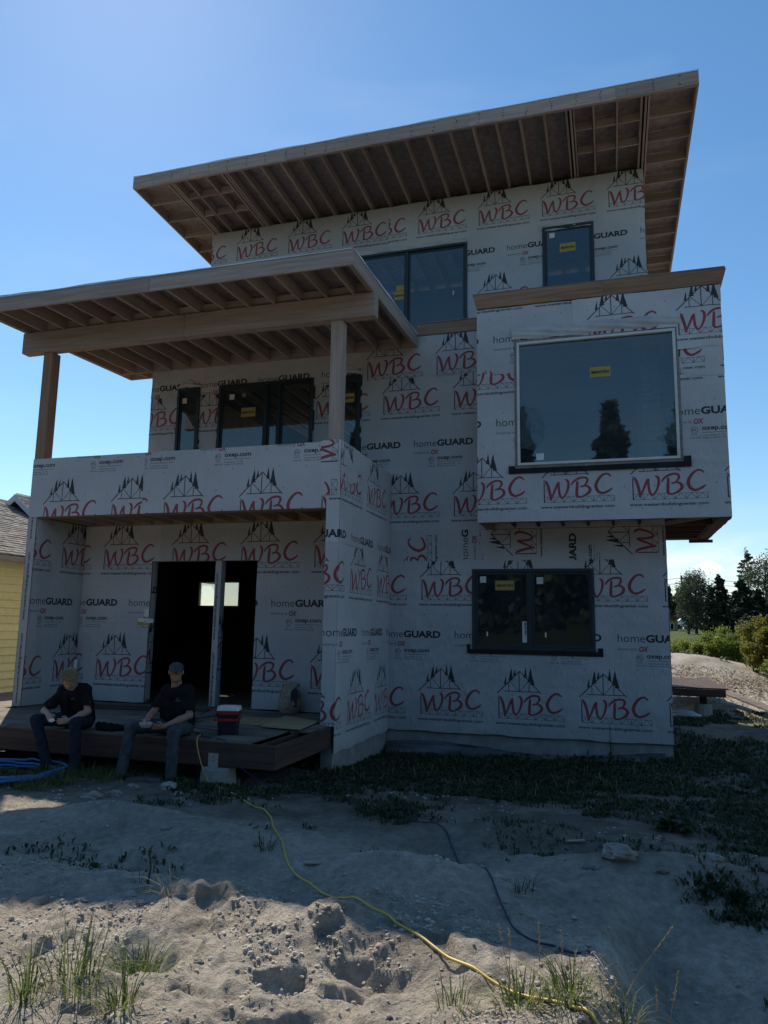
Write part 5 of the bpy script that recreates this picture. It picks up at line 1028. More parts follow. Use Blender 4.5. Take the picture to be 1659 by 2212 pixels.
# glasses
mb = MB()
for s_ in (-1, 1):
    x0, x1, z0, z1 = s_*0.006, s_*0.062, -0.018, 0.020; y = 0.112
    pts = [(x0, z1), (x1, z1), (x1-s_*0.002, z0+0.004), (x1-s_*0.01, z0), (x0+s_*0.008, z0), (x0+s_*0.002, z0+0.006), (x0, z1)]
    mb.tube([P2(p[0], y-abs(p[0])*0.12, p[1]) for p in pts], 0.0032, 5); mb.tube([P2(s_*0.062, y-0.008, 0.014), P2(s_*0.078, 0.05, 0.012), P2(s_*0.082, -0.01, 0.008)], 0.003, 5)
mb.tube([P2(-0.007, 0.113, 0.012), P2(0.007, 0.113, 0.012)], 0.003, 5); gl_ = mb.build('glasses', 'ink', T2p)
base_mat('lens_dark', (0.012, 0.010, 0.010), 0.08, 0.6); mb = MB()
for s_ in (-1, 1): mb.add([P2(s_*0.007, 0.110, 0.019), P2(s_*0.061, 0.104, 0.019), P2(s_*0.058, 0.104, -0.016), P2(s_*0.010, 0.110, -0.017)], [(0, 1, 2, 3)])
mb.build('lens', 'lens_dark', gl_)
noisy('hair_short', (0.10, 0.07, 0.05), (0.18, 0.13, 0.10), (80, 80, 80)); hh2 = SDF(np.array(hc2)-0.2, np.array(hc2)+0.2, 0.007); hh2.ell(P2(0, -0.032, 0.018), (0.081, 0.082, 0.085), R2, 0.01); hh2.build('hair', 'hair_short', T2p)
base_mat('print_teal', (0.08, 0.20, 0.20), 0.7); base_mat('print_pale', (0.30, 0.32, 0.36), 0.7)
def chest_text(lines, c, R, par, mat):
    for body, w_, dz in lines:
        V, Tt = text_tris(body, 0.02); V = V-V.min(0); s_ = w_/V[:, 0].max(); P3 = np.array([np.array(c)-R[:, 0]*(q[0]*s_-w_/2)*-1+np.array([0, 0, 1])*(q[1]*s_+dz) for q in V]); mesh('shirt_print', P3, Tt, mat, par)
def toward(p, d): v = np.array([0, 0, 2.0])-np.array(p); return np.array(p)+v/np.linalg.norm(v)*d
chest_text([('TH', 0.028, 0.022), ('Electric', 0.062, 0.0)], (-5.225, 8.355, 1.02), frame((0.5, -0.86, 0.0)), T2p, 'print_teal')
mb = MB(); R_ = frame((0.4, -0.9, 0.2)); c0 = np.array([-6.765, 8.325, 0.985]); pts = [c0+R_[:, 0]*math.cos(a)*0.02+np.array([0, 0, 1])*math.sin(a)*0.012 for a in np.linspace(0.2, 2.9, 8)]; mb.tube(pts, 0.0016, 4); mb.tube([c0-R_[:, 0]*0.03+np.array([0, 0, -0.008]), c0+R_[:, 0]*0.03+np.array([0, 0, -0.008])], 0.0012, 4); mb.build('shirt_print', 'print_pale', T1p)

# ================================================================== THINGS ON THE DECK
bowl = MB().lathe((-5.405, 7.98, 0.738), [(0.045, 0.0), (0.062, 0.012), (0.074, 0.045), (0.078, 0.060), (0.074, 0.060), (0.066, 0.040), (0.04, 0.032)], 22).build('bowl', 'bowl_white' if 'bowl_white' in MATS else 'sticker_white', smooth=True)
tag(bowl, 'white plastic food bowl held by the man in glasses', 'bowl')
noisy('food', (0.25, 0.13, 0.06), (0.42, 0.26, 0.12), (60, 60, 60)); f_ = MB().lathe((-5.405, 7.98, 0.775), [(0.064, 0.0), (0.05, 0.008), (0.01, 0.012)], 16).build('food', 'food', bowl, True)
fk = MB().tube([(-5.40, 7.96, 0.79), (-5.44, 7.985, 0.825), (-5.485, 8.01, 0.82), (-5.50, 8.04, 0.80)], 0.003, 5).build('spoon', 'galvanised'); tag(fk, 'metal spoon in the seated man\'s hand above the bowl', 'spoon')
noisy('can_metal', (0.30, 0.20, 0.18), (0.45, 0.38, 0.34), (20, 20, 60), rough=0.35, metal=0.5)
cn_ = MB().lathe((-5.98, 8.50, DZ+0.022), [(0.026, 0), (0.033, 0.006), (0.033, 0.108), (0.027, 0.120), (0.0265, 0.122)], 18).build('drink_can', 'can_metal', smooth=False); tag(cn_, 'tall drink can standing on the deck between the two men', 'can')
cu = MB().lathe((-5.92, 8.395, DZ+0.022), [(0.024, 0), (0.036, 0.09), (0.038, 0.092)], 16).build('paper_cup', 'osb'); tag(cu, 'small brown cup at the deck edge in front of the can', 'cup')
# black work bag slumped between them
S = SDF((-6.65, 8.3, 0.5), (-6.0, 8.9, 0.85), 0.010); S.cap((-6.50, 8.56, 0.63), (-6.15, 8.54, 0.62), 0.055, 0.045, 0.03); S.cap((-6.42, 8.48, 0.62), (-6.22, 8.46, 0.605), 0.05, 0.035, 0.03); S.noise(lambda X, Y, Z: 0.010*np.sin(X*60+4*np.sin(Y*30))*np.sin(Y*50+Z*70)); S.cutz((0, 0, -1), (0, 0, DZ+0.021))
o = S.build('work_bag', 'cloth_black', None); tag(o, 'limp black bag lying on the deck edge between the two men', 'bag')
# cooler
CX, CY, CZ = -4.735, 8.80, DZ+0.022
cool = thing('drink_cooler', (CX, CY, CZ), 'small dark cooler with white lid and red handle on the deck', 'cooler')
base_mat('cooler_navy', (0.010, 0.014, 0.030), 0.45, 0.4); base_mat('cooler_red', (0.30, 0.018, 0.018), 0.4, 0.4); noisy('cooler_white', (0.62, 0.63, 0.62), (0.72, 0.72, 0.71), (9, 9, 9), rough=0.45)
def taper(w0, d0, w1, d1, z0, z1, rz=0.0, cx=CX, cy=CY, cz=CZ, r=0.03):
    V = []; c, s_ = math.cos(rz), math.sin(rz)
    def loop(w, d, z):
        out = []
        for qx, qy, a0 in ((1, 1, 0), (-1, 1, 1), (-1, -1, 2), (1, -1, 3)):
            for i in range(4): a = (a0+i/3)*math.pi/2; x = qx*(w/2-r)+r*math.cos(a); y = qy*(d/2-r)+r*math.sin(a); out.append((cx+x*c-y*s_, cy+x*s_+y*c, cz+z))
        return out
    A = loop(w0, d0, z0)+loop(w1, d1, z1); n_ = 16; F = [(i, (i+1) % n_, n_+(i+1) % n_, n_+i) for i in range(n_)]+[tuple(range(n_))[::-1], tuple(range(n_, 2*n_))]; return MB().add(A, F)
rzc = 0.30
bevel(taper(0.235, 0.195, 0.27, 0.225, 0, 0.265, rzc).build('tub', 'cooler_navy', cool), 0.004); bevel(taper(0.282, 0.236, 0.285, 0.238, 0.262, 0.305, rzc).build('band', 'cooler_red', cool), 0.003)
bevel(taper(0.292, 0.246, 0.275, 0.230, 0.306, 0.358, rzc, r=0.035).build('lid', 'cooler_white', cool), 0.006); taper(0.16, 0.12, 0.155, 0.115, 0.358, 0.366, rzc, r=0.02).build('lid_panel', 'cooler_white', cool)
c_, s_ = math.cos(rzc), math.sin(rzc); L_ = lambda x, y, z: (CX+x*c_-y*s_, CY+x*s_+y*c_, CZ+z)
mb = MB(); mb.beam(L_(-0.147, 0.0, 0.285), L_(-0.150, -0.195, 0.205), 0.010, 0.034); mb.beam(L_(0.147, 0.0, 0.285), L_(0.150, -0.195, 0.205), 0.010, 0.034); mb.beam(L_(-0.153, -0.195, 0.205), L_(0.153, -0.195, 0.205), 0.030, 0.030); bevel(mb.build('handle', 'cooler_red', cool), 0.004)
mb = MB()
for sx_ in (-1, 1): mb.tube([L_(sx_*0.140, 0, 0.285), L_(sx_*0.158, 0, 0.285)], 0.026, 14)
mb.build('handle_pivot', 'cooler_red', cool)
# cement bag under plastic against the wall
noisy('bag_paper', (0.23, 0.18, 0.12), (0.36, 0.29, 0.20), (6, 6, 6), rough=0.6, spec=0.4, bump=0.5, bscale=(18, 18, 25)); S = SDF((-5.3, 10.95, 0.5), (-4.6, 11.5, 1.2), 0.009)
S.ell((-4.96, 11.22, 0.80), (0.185, 0.105, 0.25), k=0.02); S.ell((-4.96, 11.22, 0.70), (0.19, 0.12, 0.16), k=0.05); S.cap((-5.09, 11.23, 1.02), (-4.83, 11.23, 1.035), 0.028, 0.028, 0.05); S.cutz((0, 0, -1), (0, 0, DZ+0.021)); S.noise(lambda X, Y, Z: 0.006*np.sin(Z*55+3*np.sin(X*22))*np.sin(X*38+Z*20)+0.004*np.sin(X*90+Z*60))
bag = S.build('cement_bag', 'bag_paper', None); tag(bag, 'plastic wrapped brown paper sack standing against the porch wall', 'sack')
base_mat('bag_print', (0.03, 0.03, 0.035), 0.6); Vq = [(-4.905, 11.105, 0.70), (-4.80, 11.125, 0.70), (-4.80, 11.135, 0.96), (-4.85, 11.13, 1.0), (-4.905, 11.115, 0.94)]; mesh('printed_panel', Vq, [(0, 1, 2, 3, 4)], 'bag_print', bag)
pp = MB().tube([(-9.17, 11.24, DZ+0.02), (-9.18, 11.30, 1.30)], 0.030, 16).build('plastic_pipe', 'pvc'); tag(pp, 'white plastic pipe standing upright behind the blond man', 'pipe')
# loose plywood offcuts
noisy('ply_tan', (0.30, 0.22, 0.12), (0.42, 0.32, 0.18), (3, 12, 3), detail=8, bump=0.15)
def offcut(pts, z, label, mat='ply_tan'):
    n_ = len(pts); V = [(x, y, z) for x, y in pts]+[(x, y, z+0.012) for x, y in pts]; o = mesh('plywood_offcut', V, [tuple(range(n_))[::-1], tuple(range(n_, 2*n_))]+[(i, (i+1) % n_, n_+(i+1) % n_, n_+i) for i in range(n_)], mat); tag(o, label, 'plywood', 'loose plywood on the deck'); return o
offcut([(-4.62, 9.50), (-4.02, 9.42), (-4.10, 10.33), (-4.80, 10.70)], DZ+0.040, 'tan plywood offcut lying on the deck corner beside the porch pier')
offcut([(-5.08, 9.66), (-4.50, 9.70), (-4.70, 10.50), (-5.38, 10.45)], DZ+0.026, 'darker plywood offcut tucked under the tan one behind the cooler', 'osb')
for i, (a, b_, w_, lab) in enumerate([((-8.9, 10.75), (-6.25, 10.9), 0.09, 'long dark board lying on the deck in front of the door wall'), ((-8.2, 10.45), (-6.5, 10.75), 0.06, 'thin dark strip lying askew behind the blond man'), ((-6.35, 8.9), (-5.75, 9.75), 0.05, 'narrow board lying lengthwise on the deck between the men')]):
    o = bevel(MB().beam((*a, DZ+0.045), (*b_, DZ+0.042), w_, 0.03).build('loose_board', 'treated_x'), 0.003); tag(o, lab, 'board', 'loose boards on the deck')
def cord(name, pts, r, mat, label, sub=4, k=6, cat='cord'):
    P_ = np.array(pts, float); out = []
    for i in range(len(P_)-1):
        p0, p1, p2, p3 = P_[max(i-1, 0)], P_[i], P_[i+1], P_[min(i+2, len(P_)-1)]
        for t in np.linspace(0, 1, sub, endpoint=False): out.append(0.5*((2*p1)+(-p0+p2)*t+(2*p0-5*p1+4*p2-p3)*t*t+(-p0+3*p1-3*p2+p3)*t**3))
    out.append(P_[-1]); o = MB().tube(out, r, k).build(name, mat, smooth=True); tag(o, label, cat); return out
base_mat('cord_yellow', (0.58, 0.42, 0.10), 0.45, 0.4); base_mat('cord_blue', (0.012, 0.03, 0.085), 0.45, 0.4); base_mat('cord_grey', (0.12, 0.12, 0.13), 0.5); base_mat('cord_black', (0.012, 0.012, 0.013), 0.5); base_mat('hose_blue', (0.04, 0.15, 0.34), 0.35, 0.5)
def onground(xy, r, seed=0):
    P_ = np.array(xy, float); out = []
    for i in range(len(P_)-1):
        n_ = max(2, int(np.hypot(*(P_[i+1]-P_[i]))/0.08))
        for t in np.linspace(0, 1, n_, endpoint=False): out.append(P_[i]*(1-t)+P_[i+1]*t)
    out.append(P_[-1]); out = np.array(out)
    for _ in range(3): out[1:-1] = (out[:-2]+out[1:-1]*2+out[2:])/4
    z = gz(out[:, 0], out[:, 1])+r*0.9; 
    for _ in range(2): z[1:-1] = np.maximum(z[1:-1], (z[:-2]+z[2:])/2)
    return [(a, b_, c) for (a, b_), c in zip(out, z)]
DT = DZ+0.024
cord('yellow_extension_cord', [(-5.02, 8.62, DT+0.01), (-4.96, 8.45, DT+0.008), (-4.90, 8.325, DT+0.002), (-4.87, 8.29, 0.50), (-4.80, 8.27, 0.33), (-4.70, 8.22, 0.20)]+onground([(-4.55, 8.08), (-4.35, 7.93), (-4.05, 7.72), (-3.72, 7.42), (-3.40, 7.08), (-3.28, 6.97), (-3.19, 6.86), (-2.85, 6.2), (-2.58, 5.75), (-2.28, 5.25), (-2.10, 5.08), (-1.82, 4.82), (-1.56, 4.6), (-1.38, 4.43), (-1.17, 4.13), (-0.95, 3.9), (-0.80, 3.79), (-0.66, 3.70), (-0.52, 3.61), (-0.38, 3.52), (-0.26, 3.45), (-0.13, 3.38), (0.1, 3.2)], 0.011), 0.0075, 'cord_yellow', 'yellow extension cord running from the deck to the foreground dirt', 3, 8)
cord('blue_cord', [(-4.95, 8.50, DT+0.008), (-4.70, 8.40, DT+0.008), (-4.52, 8.322, DT), (-4.42, 8.29, 0.44), (-4.25, 8.30, 0.28), (-4.05, 8.38, 0.14)]+onground([(-3.9, 8.5), (-3.4, 8.35), (-2.9, 8.0), (-2.45, 7.8), (-2.25, 7.71), (-1.92, 7.33), (-1.68, 7.11), (-1.48, 6.95), (-1.30, 6.40), (-1.05, 5.90), (-0.89, 5.5), (-0.75, 5.12), (-0.58, 4.6), (-0.44, 4.36), (-0.34, 4.22), (-0.23, 4.12), (-0.14, 3.98), (-0.07, 3.85), (0.0, 3.68), (0.07, 3.5), (0.2, 3.2)], 0.009), 0.006, 'cord_blue', 'thin dark blue cord snaking across the shaded dirt', 3, 8)
cord('grey_cord', [(-6.46, 11.36, DT+0.02), (-6.30, 11.0, DT+0.006), (-6.10, 10.4, DT+0.006), (-5.75, 9.9, DT+0.006), (-5.62, 9.3, DT+0.006), (-5.30, 8.85, DT+0.006), (-5.03, 8.66, DT+0.006)], 0.007, 'cord_grey', 'grey cord looping over the deck from the door post')
cord('extension_lead', [(-5.6, 12.8, DT+0.01), (-6.1, 12.0, DT+0.006), (-6.0, 11.2, DT+0.006), (-5.85, 10.3, DT+0.006), (-5.95, 9.7, DT+0.006), (-5.6, 9.1, DT+0.006), (-5.25, 8.8, DT+0.006), (-5.0, 8.62, DT+0.02)], 0.006, 'cord_black', 'black cord coming out of the doorway onto the deck')
cord('wire', [(-6.5, 9.3, DT+0.005), (-5.7, 9.2, DT+0.005), (-5.2, 9.1, DT+0.005), (-4.95, 9.0, DT+0.005)], 0.005, 'cord_black', 'short black wire lying behind the cooler')
hp = []
for i in range(150):
    a = i/150*2*math.pi*3.6; r_ = 0.66+0.05*math.sin(a*0.37)+0.03*math.sin(i*0.21); hp.append((-7.05+r_*math.cos(a)*1.0, 7.55+r_*math.sin(a)*0.95, gzs(-7.05+r_*math.cos(a), 7.55+r_*math.sin(a))+0.035+0.022*(i/150*3.6)+0.015*math.sin(a*1.3)))
o = MB().tube(hp, 0.017, 9).build('coiled_hose', 'hose_blue', smooth=True); tag(o, 'thick bright blue hose coiled on the ground at the left edge', 'hose')
hp = [(0.75+0.42*i/30, 14.6+0.25*math.sin(i*0.3), 0.50) for i in range(31)]
mb = MB()
for q in range(4): mb.tube([(0.95, 14.6+q*0.07, 0.50+0.02*q), (1.25, 14.55+q*0.07, 0.505+0.02*q), (1.48-q*0.03, 14.65+q*0.05, 0.50+0.015*q), (1.50-q*0.03, 14.95, 0.49), (1.2, 15.1+q*0.05, 0.49), (0.95, 15.15, 0.49)], 0.011, 8)
o = mb.build('pipe_coil', 'galvanised', smooth=True); tag(o, 'coil of pale tubing lying by the right corner of the house', 'tubing')
rb = bevel(MB().beam((1.9, 22.3, 0.75), (3.3, 17.9, 0.33), 0.30, 0.04).build('ramp_board', 'deck_ply'), 0.004); tag(rb, 'long grey board leaning off the rear deck as a ramp', 'board')

# ================================================================== SOIL DETAIL, ROCKS, PLANTS
def ico():
    t = (1+5**0.5)/2; V = np.array([(-1, t, 0), (1, t, 0), (-1, -t, 0), (1, -t, 0), (0, -1, t), (0, 1, t), (0, -1, -t), (0, 1, -t), (t, 0, -1), (t, 0, 1), (-t, 0, -1), (-t, 0, 1)], float); V /= np.linalg.norm(V[0])
    F = np.array([(0, 11, 5), (0, 5, 1), (0, 1, 7), (0, 7, 10), (0, 10, 11), (1, 5, 9), (5, 11, 4), (11, 10, 2), (10, 7, 6), (7, 1, 8), (3, 9, 4), (3, 4, 2), (3, 2, 6), (3, 6, 8), (3, 8, 9), (4, 9, 5), (2, 4, 11), (6, 2, 10), (8, 6, 7), (9, 8, 1)]); return V, F
IV, IF = ico()
def clods(name, X, Y, S, mat, seed, sink=0.25, label=None, cat=None):
    rg = np.random.default_rng(seed); N = len(X); Z = gz(X, Y)
    P_ = IV[None]*rg.uniform(0.72, 1.2, (N, 12, 1))*S[:, None, None]*np.stack([np.ones(N), rg.uniform(0.7, 1.2, N), rg.uniform(0.5, 0.85, N)], -1)[:, None, :]
    a = rg.uniform(0, 6.283, N); c, s_ = np.cos(a)[:, None], np.sin(a)[:, None]; x = P_[..., 0]*c-P_[..., 1]*s_; y = P_[..., 0]*s_+P_[..., 1]*c
    V = np.stack([x+X[:, None], y+Y[:, None], P_[..., 2]+(Z+S*(0.5-sink))[:, None]], -1).reshape(-1, 3); F = (IF[None]+12*np.arange(N)[:, None, None]).reshape(-1, 3)
    o = mesh(name, V, F, mat); tag(o, label, cat, kind='stuff'); return o
noisy('clod', (0.30, 0.26, 0.21), (0.54, 0.48, 0.40), (2, 2, 2), detail=8, rough=0.95, bump=0.5, bscale=(70, 70, 70), coord='Object')
noisy('stone', (0.20, 0.18, 0.155), (0.36, 0.33, 0.29), (9, 9, 9), detail=8, rough=0.85, bump=0.3, bscale=(50, 50, 50), var=0.15)
rg = np.random.default_rng(77)
def scat(n, x0, x1, y0, y1, mask=None):
    X = rg.uniform(x0, x1, n); Y = rg.uniform(y0, y1, n)
    if mask is not None: k_ = rg.uniform(0, 1, n) < mask(X, Y); X, Y = X[k_], Y[k_]
    return X, Y
X, Y = scat(46000, -4.4, 0.9, 2.3, 4.9, lambda x, y: sm(0.45, 0.62, fbm(x*2.6, y*2.6, 4, 201))*0.9+0.06)
clods('soil_crumbs', X, Y, 0.0025+0.0135*rg.uniform(0, 1, len(X))**6, 'clod', 1, label='small crumbs of dry earth over the sunlit dirt', cat='soil')
X, Y = scat(9000, -7.5, 2.2, 4.9, 9.0, lambda x, y: sm(0.45, 0.65, fbm(x*1.6, y*1.6, 3, 205))*0.8+0.04)
clods('pebbles', X, Y, 0.003+0.018*rg.uniform(0, 1, len(X))**7, 'clod', 2, label='scattered pebbles and crumbs on the shaded dirt', cat='gravel')
def rock(x, y, r, label, mat='stone', seed=1, flat=0.55, name='rock', group='loose stones on the dirt'):
    r = r*0.75; n_ = 18; m_ = 11; V = []; F = []
    for j in range(m_+1):
        for i in range(n_):
            th, ph = 2*math.pi*i/n_, math.pi*j/m_; d = np.array([math.sin(ph)*math.cos(th), math.sin(ph)*math.sin(th), math.cos(ph)])
            q = 1+0.9*(float(fbm(d[0]*2.2+seed*3, d[1]*2.2+d[2]*1.9+seed, 4, seed))-0.5)*2*0.6; V.append((x+d[0]*r*q*1.15, y+d[1]*r*q*0.85, gzs(x, y)+r*flat*0.35+d[2]*r*q*flat))
    for j in range(m_):
        for i in range(n_): F.append((j*n_+i, (j+1)*n_+i, (j+1)*n_+(i+1) % n_, j*n_+(i+1) % n_))
    o = mesh(name, V, F, mat, smooth=False, loc=(x, y, gzs(x, y))); tag(o, label, 'rock', group)
for i, (x, y, r, lab) in enumerate([(0.0, 6.12, 0.15, 'largest flat stone in the shaded dirt at the right'), (0.67, 6.3, 0.10, 'pale angular stone near the right weed patch'), (-1.30, 7.42, 0.09, 'pale stone by the start of the blue cord'), (-1.12, 7.5, 0.07, 'smaller stone just right of the one by the blue cord'),
    (-5.34, 6.98, 0.13, 'pale lump of dirt under the grass near the hose'), (-5.18, 7.15, 0.10, 'second pale lump beside the grassy edge'), (-5.19, 7.5, 0.09, 'stone below the seated man in glasses'), (-4.56, 7.42, 0.08, 'round stone in front of the concrete pier'), (-4.8, 7.6, 0.11, 'long flat stone in front of the seated man in glasses'),
    (-4.06, 4.82, 0.045, 'small white stone alone on the shaded slope at left'), (-3.55, 5.63, 0.06, 'flat grey stone in the middle of the shaded slope'), (-3.01, 3.92, 0.045, 'round stone on the sunlit heap at left'), (-1.55, 4.5, 0.035, 'pebble on the shadow edge beside the cord'), (-2.62, 3.94, 0.035, 'small stone on the crest of the sunlit heap'),
    (-0.21, 5.95, 0.05, 'flat stone left of the largest stone'), (0.3, 6.0, 0.045, 'thin stone right of the largest stone'), (-0.16, 6.81, 0.035, 'chip of stone in the dark furrow'), (-1.9, 3.35, 0.03, 'sunlit pebble low in the foreground'), (-1.3, 3.3, 0.028, 'sunlit pebble beside the crumbled bank')]):
    rock(x, y, r, lab, seed=i+3)
rock(0.92, 6.8, 0.05, 'white lump of litter by the right weed patch', 'sticker_white', 50, 0.7, 'litter_lump', None)
def blades(mb_, x, y, n, L, spread, rg2, w=0.0045, droop=0.5, z=None):
    z0 = gzs(x, y) if z is None else z
    for _ in range(n):
        a = rg2.uniform(0, 6.283); r_ = spread*math.sqrt(rg2.uniform(0, 1)); bx, by = x+r_*math.cos(a)*0.6, y+r_*math.sin(a)*0.6; l_ = L*rg2.uniform(0.45, 1.15); d = a+rg2.uniform(-0.7, 0.7); out = l_*rg2.uniform(0.2, 1.15)*droop*1.5
        px, py = math.cos(d), math.sin(d); ww = w*rg2.uniform(0.7, 1.3); sx_, sy2 = -py*ww, px*ww; pts = []
        for t in (0, 0.35, 0.7, 1.0): pts.append((bx+px*out*t**1.7, by+py*out*t**1.7, z0-0.01+l_*(t*(1-0.15*out/l_)-0.55*(out/l_)*t**2.8*0.8)))
        V = []
        for k_, (p, q) in enumerate(zip(pts, (1, 0.85, 0.55, 0.05))): V += [(p[0]-sx_*q, p[1]-sy2*q, p[2]), (p[0]+sx_*q, p[1]+sy2*q, p[2])]
        mb_.add(V, [(0, 1, 3, 2), (2, 3, 5, 4), (4, 5, 7, 6)])
def tuft(x, y, n, L, spread, mat, label, seed, w=0.0045, droop=0.5, group=None, cat='grass'):
    mb_ = MB(); blades(mb_, x, y, n, L, spread, random.Random(seed), w, droop); o = mb_.build('grass_tuft', mat, loc=(x, y, gzs(x, y))); tag(o, label, cat, group)
TG = 'grass tufts in the foreground dirt'
for i, (x, y, n, L, sp_, mat, lab, w) in enumerate([(-2.16, 3.27, 90, 0.20, 0.13, 'grass_green', 'bushy green grass in the hollow of the sunlit heap', 0.007), (-2.22, 2.88, 46, 0.34, 0.14, 'grass_green', 'long bladed green grass at the lower left of the picture', 0.006), (-1.95, 2.83, 40, 0.22, 0.10, 'grass_green', 'short green grass at the bottom left of centre', 0.006), (-2.36, 2.76, 26, 0.30, 0.10, 'grass_green', 'long grass blades at the bottom left corner', 0.006),
    (-0.68, 3.36, 34, 0.16, 0.12, 'grass_green', 'low green grass at the bottom beside the yellow cord', 0.005), (-0.42, 3.46, 60, 0.17, 0.14, 'grass_green', 'thick green weeds under the yellow cord', 0.006), (-0.22, 3.50, 60, 0.20, 0.13, 'grass_green', 'green weeds at the bottom right of the yellow cord', 0.006), (-0.02, 3.50, 36, 0.20, 0.12, 'grass_green', 'thin grass by the lower end of the blue cord', 0.005), (0.28, 3.58, 24, 0.26, 0.14, 'grass_dry', 'dry grass at the lower right corner', 0.004),
    (-2.60, 5.52, 26, 0.15, 0.10, 'weed_dark', 'dark tuft beside the yellow cord halfway down', 0.006), (-0.62, 5.33, 16, 0.16, 0.10, 'weed_dark', 'flattened dark tuft beside the blue cord', 0.006), (-2.9, 4.32, 10, 0.20, 0.04, 'weed_dark', 'slender weed standing on the shadow edge', 0.004), (-2.45, 3.95, 10, 0.22, 0.05, 'grass_dry', 'thin dry weed on the sunlit heap', 0.004)]):
    tuft(x, y, int(n*1.5), L*1.05, sp_*1.25, mat, lab, 300+i, w*0.5, 0.75, TG)
for i, (x, y, lab) in enumerate([(-6.42, 7.62, 'sunlit grass clump beside the blue hose'), (-6.10, 7.45, 'grass clump right of the hose'), (-6.15, 7.05, 'grass clump below the hose'), (-6.72, 8.22, 'dark grass at the feet of the blond man'), (-6.2, 8.0, 'tall dark grass between the two men'), (-5.75, 7.75, 'dark grass at the left foot of the man in glasses')]):
    tuft(x, y, 150, 0.26, 0.30, 'grass_green', lab, 400+i, 0.0032, 0.85, 'grass clumps along the deck')
# seed stalks
def stalk(b, t, label, seed, head=0.10, mat='grass_dry'):
    mb_ = MB(); rg2 = random.Random(seed); bz = gzs(b[0], b[1]); P_ = [Vector((b[0], b[1], bz)), Vector(((b[0]+t[0])/2, (b[1]+t[1])/2, bz+(t[2]-bz)*0.55)), Vector(t)]
    mb_.tube(P_, [0.0022, 0.0018, 0.0009], 4); d = (P_[2]-P_[1]).normalized(); n_ = int(head/0.004)
    for i in range(n_):
        p = P_[2]-d*(head*i/n_); a = rg2.uniform(0, 6.283); s_ = Vector((math.cos(a), math.sin(a), 0.9)).normalized()*0.010; mb_.add([p, p+s_*0.5+d.orthogonal()*0.0022, p+s_, p+s_*0.5-d.orthogonal()*0.0022], [(0, 1, 2, 3)])
    a = rg2.uniform(0, 6.283); q = P_[0].lerp(P_[1], 0.5); e_ = q+Vector((math.cos(a)*0.08, math.sin(a)*0.05, 0.09)); mb_.add([q, q+Vector((0.004, 0, 0)), e_], [(0, 1, 2)])
    o = mb_.build('grass_stalk', mat, loc=(b[0], b[1], bz)); tag(o, label, 'grass stalk', 'tall seed stalks at the bottom of the picture')
for i, (b, t, lab, hd) in enumerate([((-0.33, 3.46), (-0.35, 3.60, 0.70), 'tallest upright tan seed stalk near the yellow cord', 0.16), ((-0.24, 3.45), (-0.25, 3.6, 0.68), 'upright tan seed stalk right of the tallest', 0.10), ((-0.19, 3.44), (-0.19, 3.6, 0.60), 'shorter upright seed stalk in the weeds', 0.09), ((-0.47, 3.60), (-0.53, 3.6, 0.67), 'left arm of the forked tan stalks', 0.07), ((-0.48, 3.60), (-0.48, 3.6, 0.66), 'right arm of the forked tan stalks', 0.08),
    ((-0.05, 3.48), (0.21, 3.6, 0.75), 'long stalk leaning right to a pale seed head', 0.12), ((0.14, 3.52), (0.23, 3.6, 0.58), 'curved stalk with drooping tan head at the right', 0.12), ((0.12, 3.50), (0.14, 3.6, 0.50), 'short tan stalk below the leaning one', 0.08), ((-0.10, 3.46), (-0.02, 3.6, 0.50), 'small leaning stalk beside the blue cord', 0.08), ((0.02, 3.44), (0.08, 3.6, 0.42), 'lowest seed head by the blue cord', 0.07), ((-0.36, 3.46), (-0.52, 3.5, 0.545), 'stem bent low over the yellow cord', 0.05)]): stalk(b, t, lab, 500+i, hd)
# ground cover in the shade of the house
def cover(name, n, x0, x1, y0, y1, mask, L, mat, label, seed, k=5, wm_=1.0):
    rg3 = np.random.default_rng(seed); X = rg3.uniform(x0, x1, n); Y = rg3.uniform(y0, y1, n); kk = rg3.uniform(0, 1, n) < mask(X, Y); X, Y = X[kk], Y[kk]; N = len(X)
    X = np.repeat(X, k)+rg3.normal(0, 0.025, N*k); Y = np.repeat(Y, k)+rg3.normal(0, 0.025, N*k); Z = gz(X, Y)-0.004; a = rg3.uniform(0, 6.283, N*k); l_ = L*rg3.uniform(0.4, 1.3, N*k); o_ = l_*rg3.uniform(0.3, 1.1, N*k); w = l_*rg3.uniform(0.07, 0.22, N*k)*wm_
    c, s_ = np.cos(a), np.sin(a); B0 = np.stack([X-s_*w*0.4, Y+c*w*0.4, Z], -1); B1 = np.stack([X+s_*w*0.4, Y-c*w*0.4, Z], -1); M0 = np.stack([X+c*o_*0.5+s_*w, Y+s_*o_*0.5-c*w, Z+l_*0.55], -1); M1 = np.stack([X+c*o_*0.5-s_*w, Y+s_*o_*0.5+c*w, Z+l_*0.55], -1); T_ = np.stack([X+c*o_, Y+s_*o_, Z+l_*0.75], -1)
    V = np.stack([B0, B1, M0, M1, T_], 1).reshape(-1, 3); b_ = 5*np.arange(N*k)[:, None]; F = (b_+np.array([0, 1, 2, 3])).tolist()+(b_+np.array([3, 2, 4])).tolist(); o = mesh(name, V, F, mat); tag(o, label, 'ground cover', kind='stuff')
def m_house(x, y): return 0.85*sm(0.44, 0.64, fbm(x*0.9+3, y*1.5, 4, 301)+0.16*sm(8.0, 9.4, y)-0.14*sm(7.6, 6.9, y))*(1-sm(8.2, 8.5, y)*(1-sm(10.1, 10.4, y))*(1-sm(-4.2, -3.6, x)))
cover('weeds', 26000, -7.4, 2.4, 7.0, 13.2, m_house, 0.06, 'weed_dark', 'low dark weeds on the shaded ground along the house', 11)
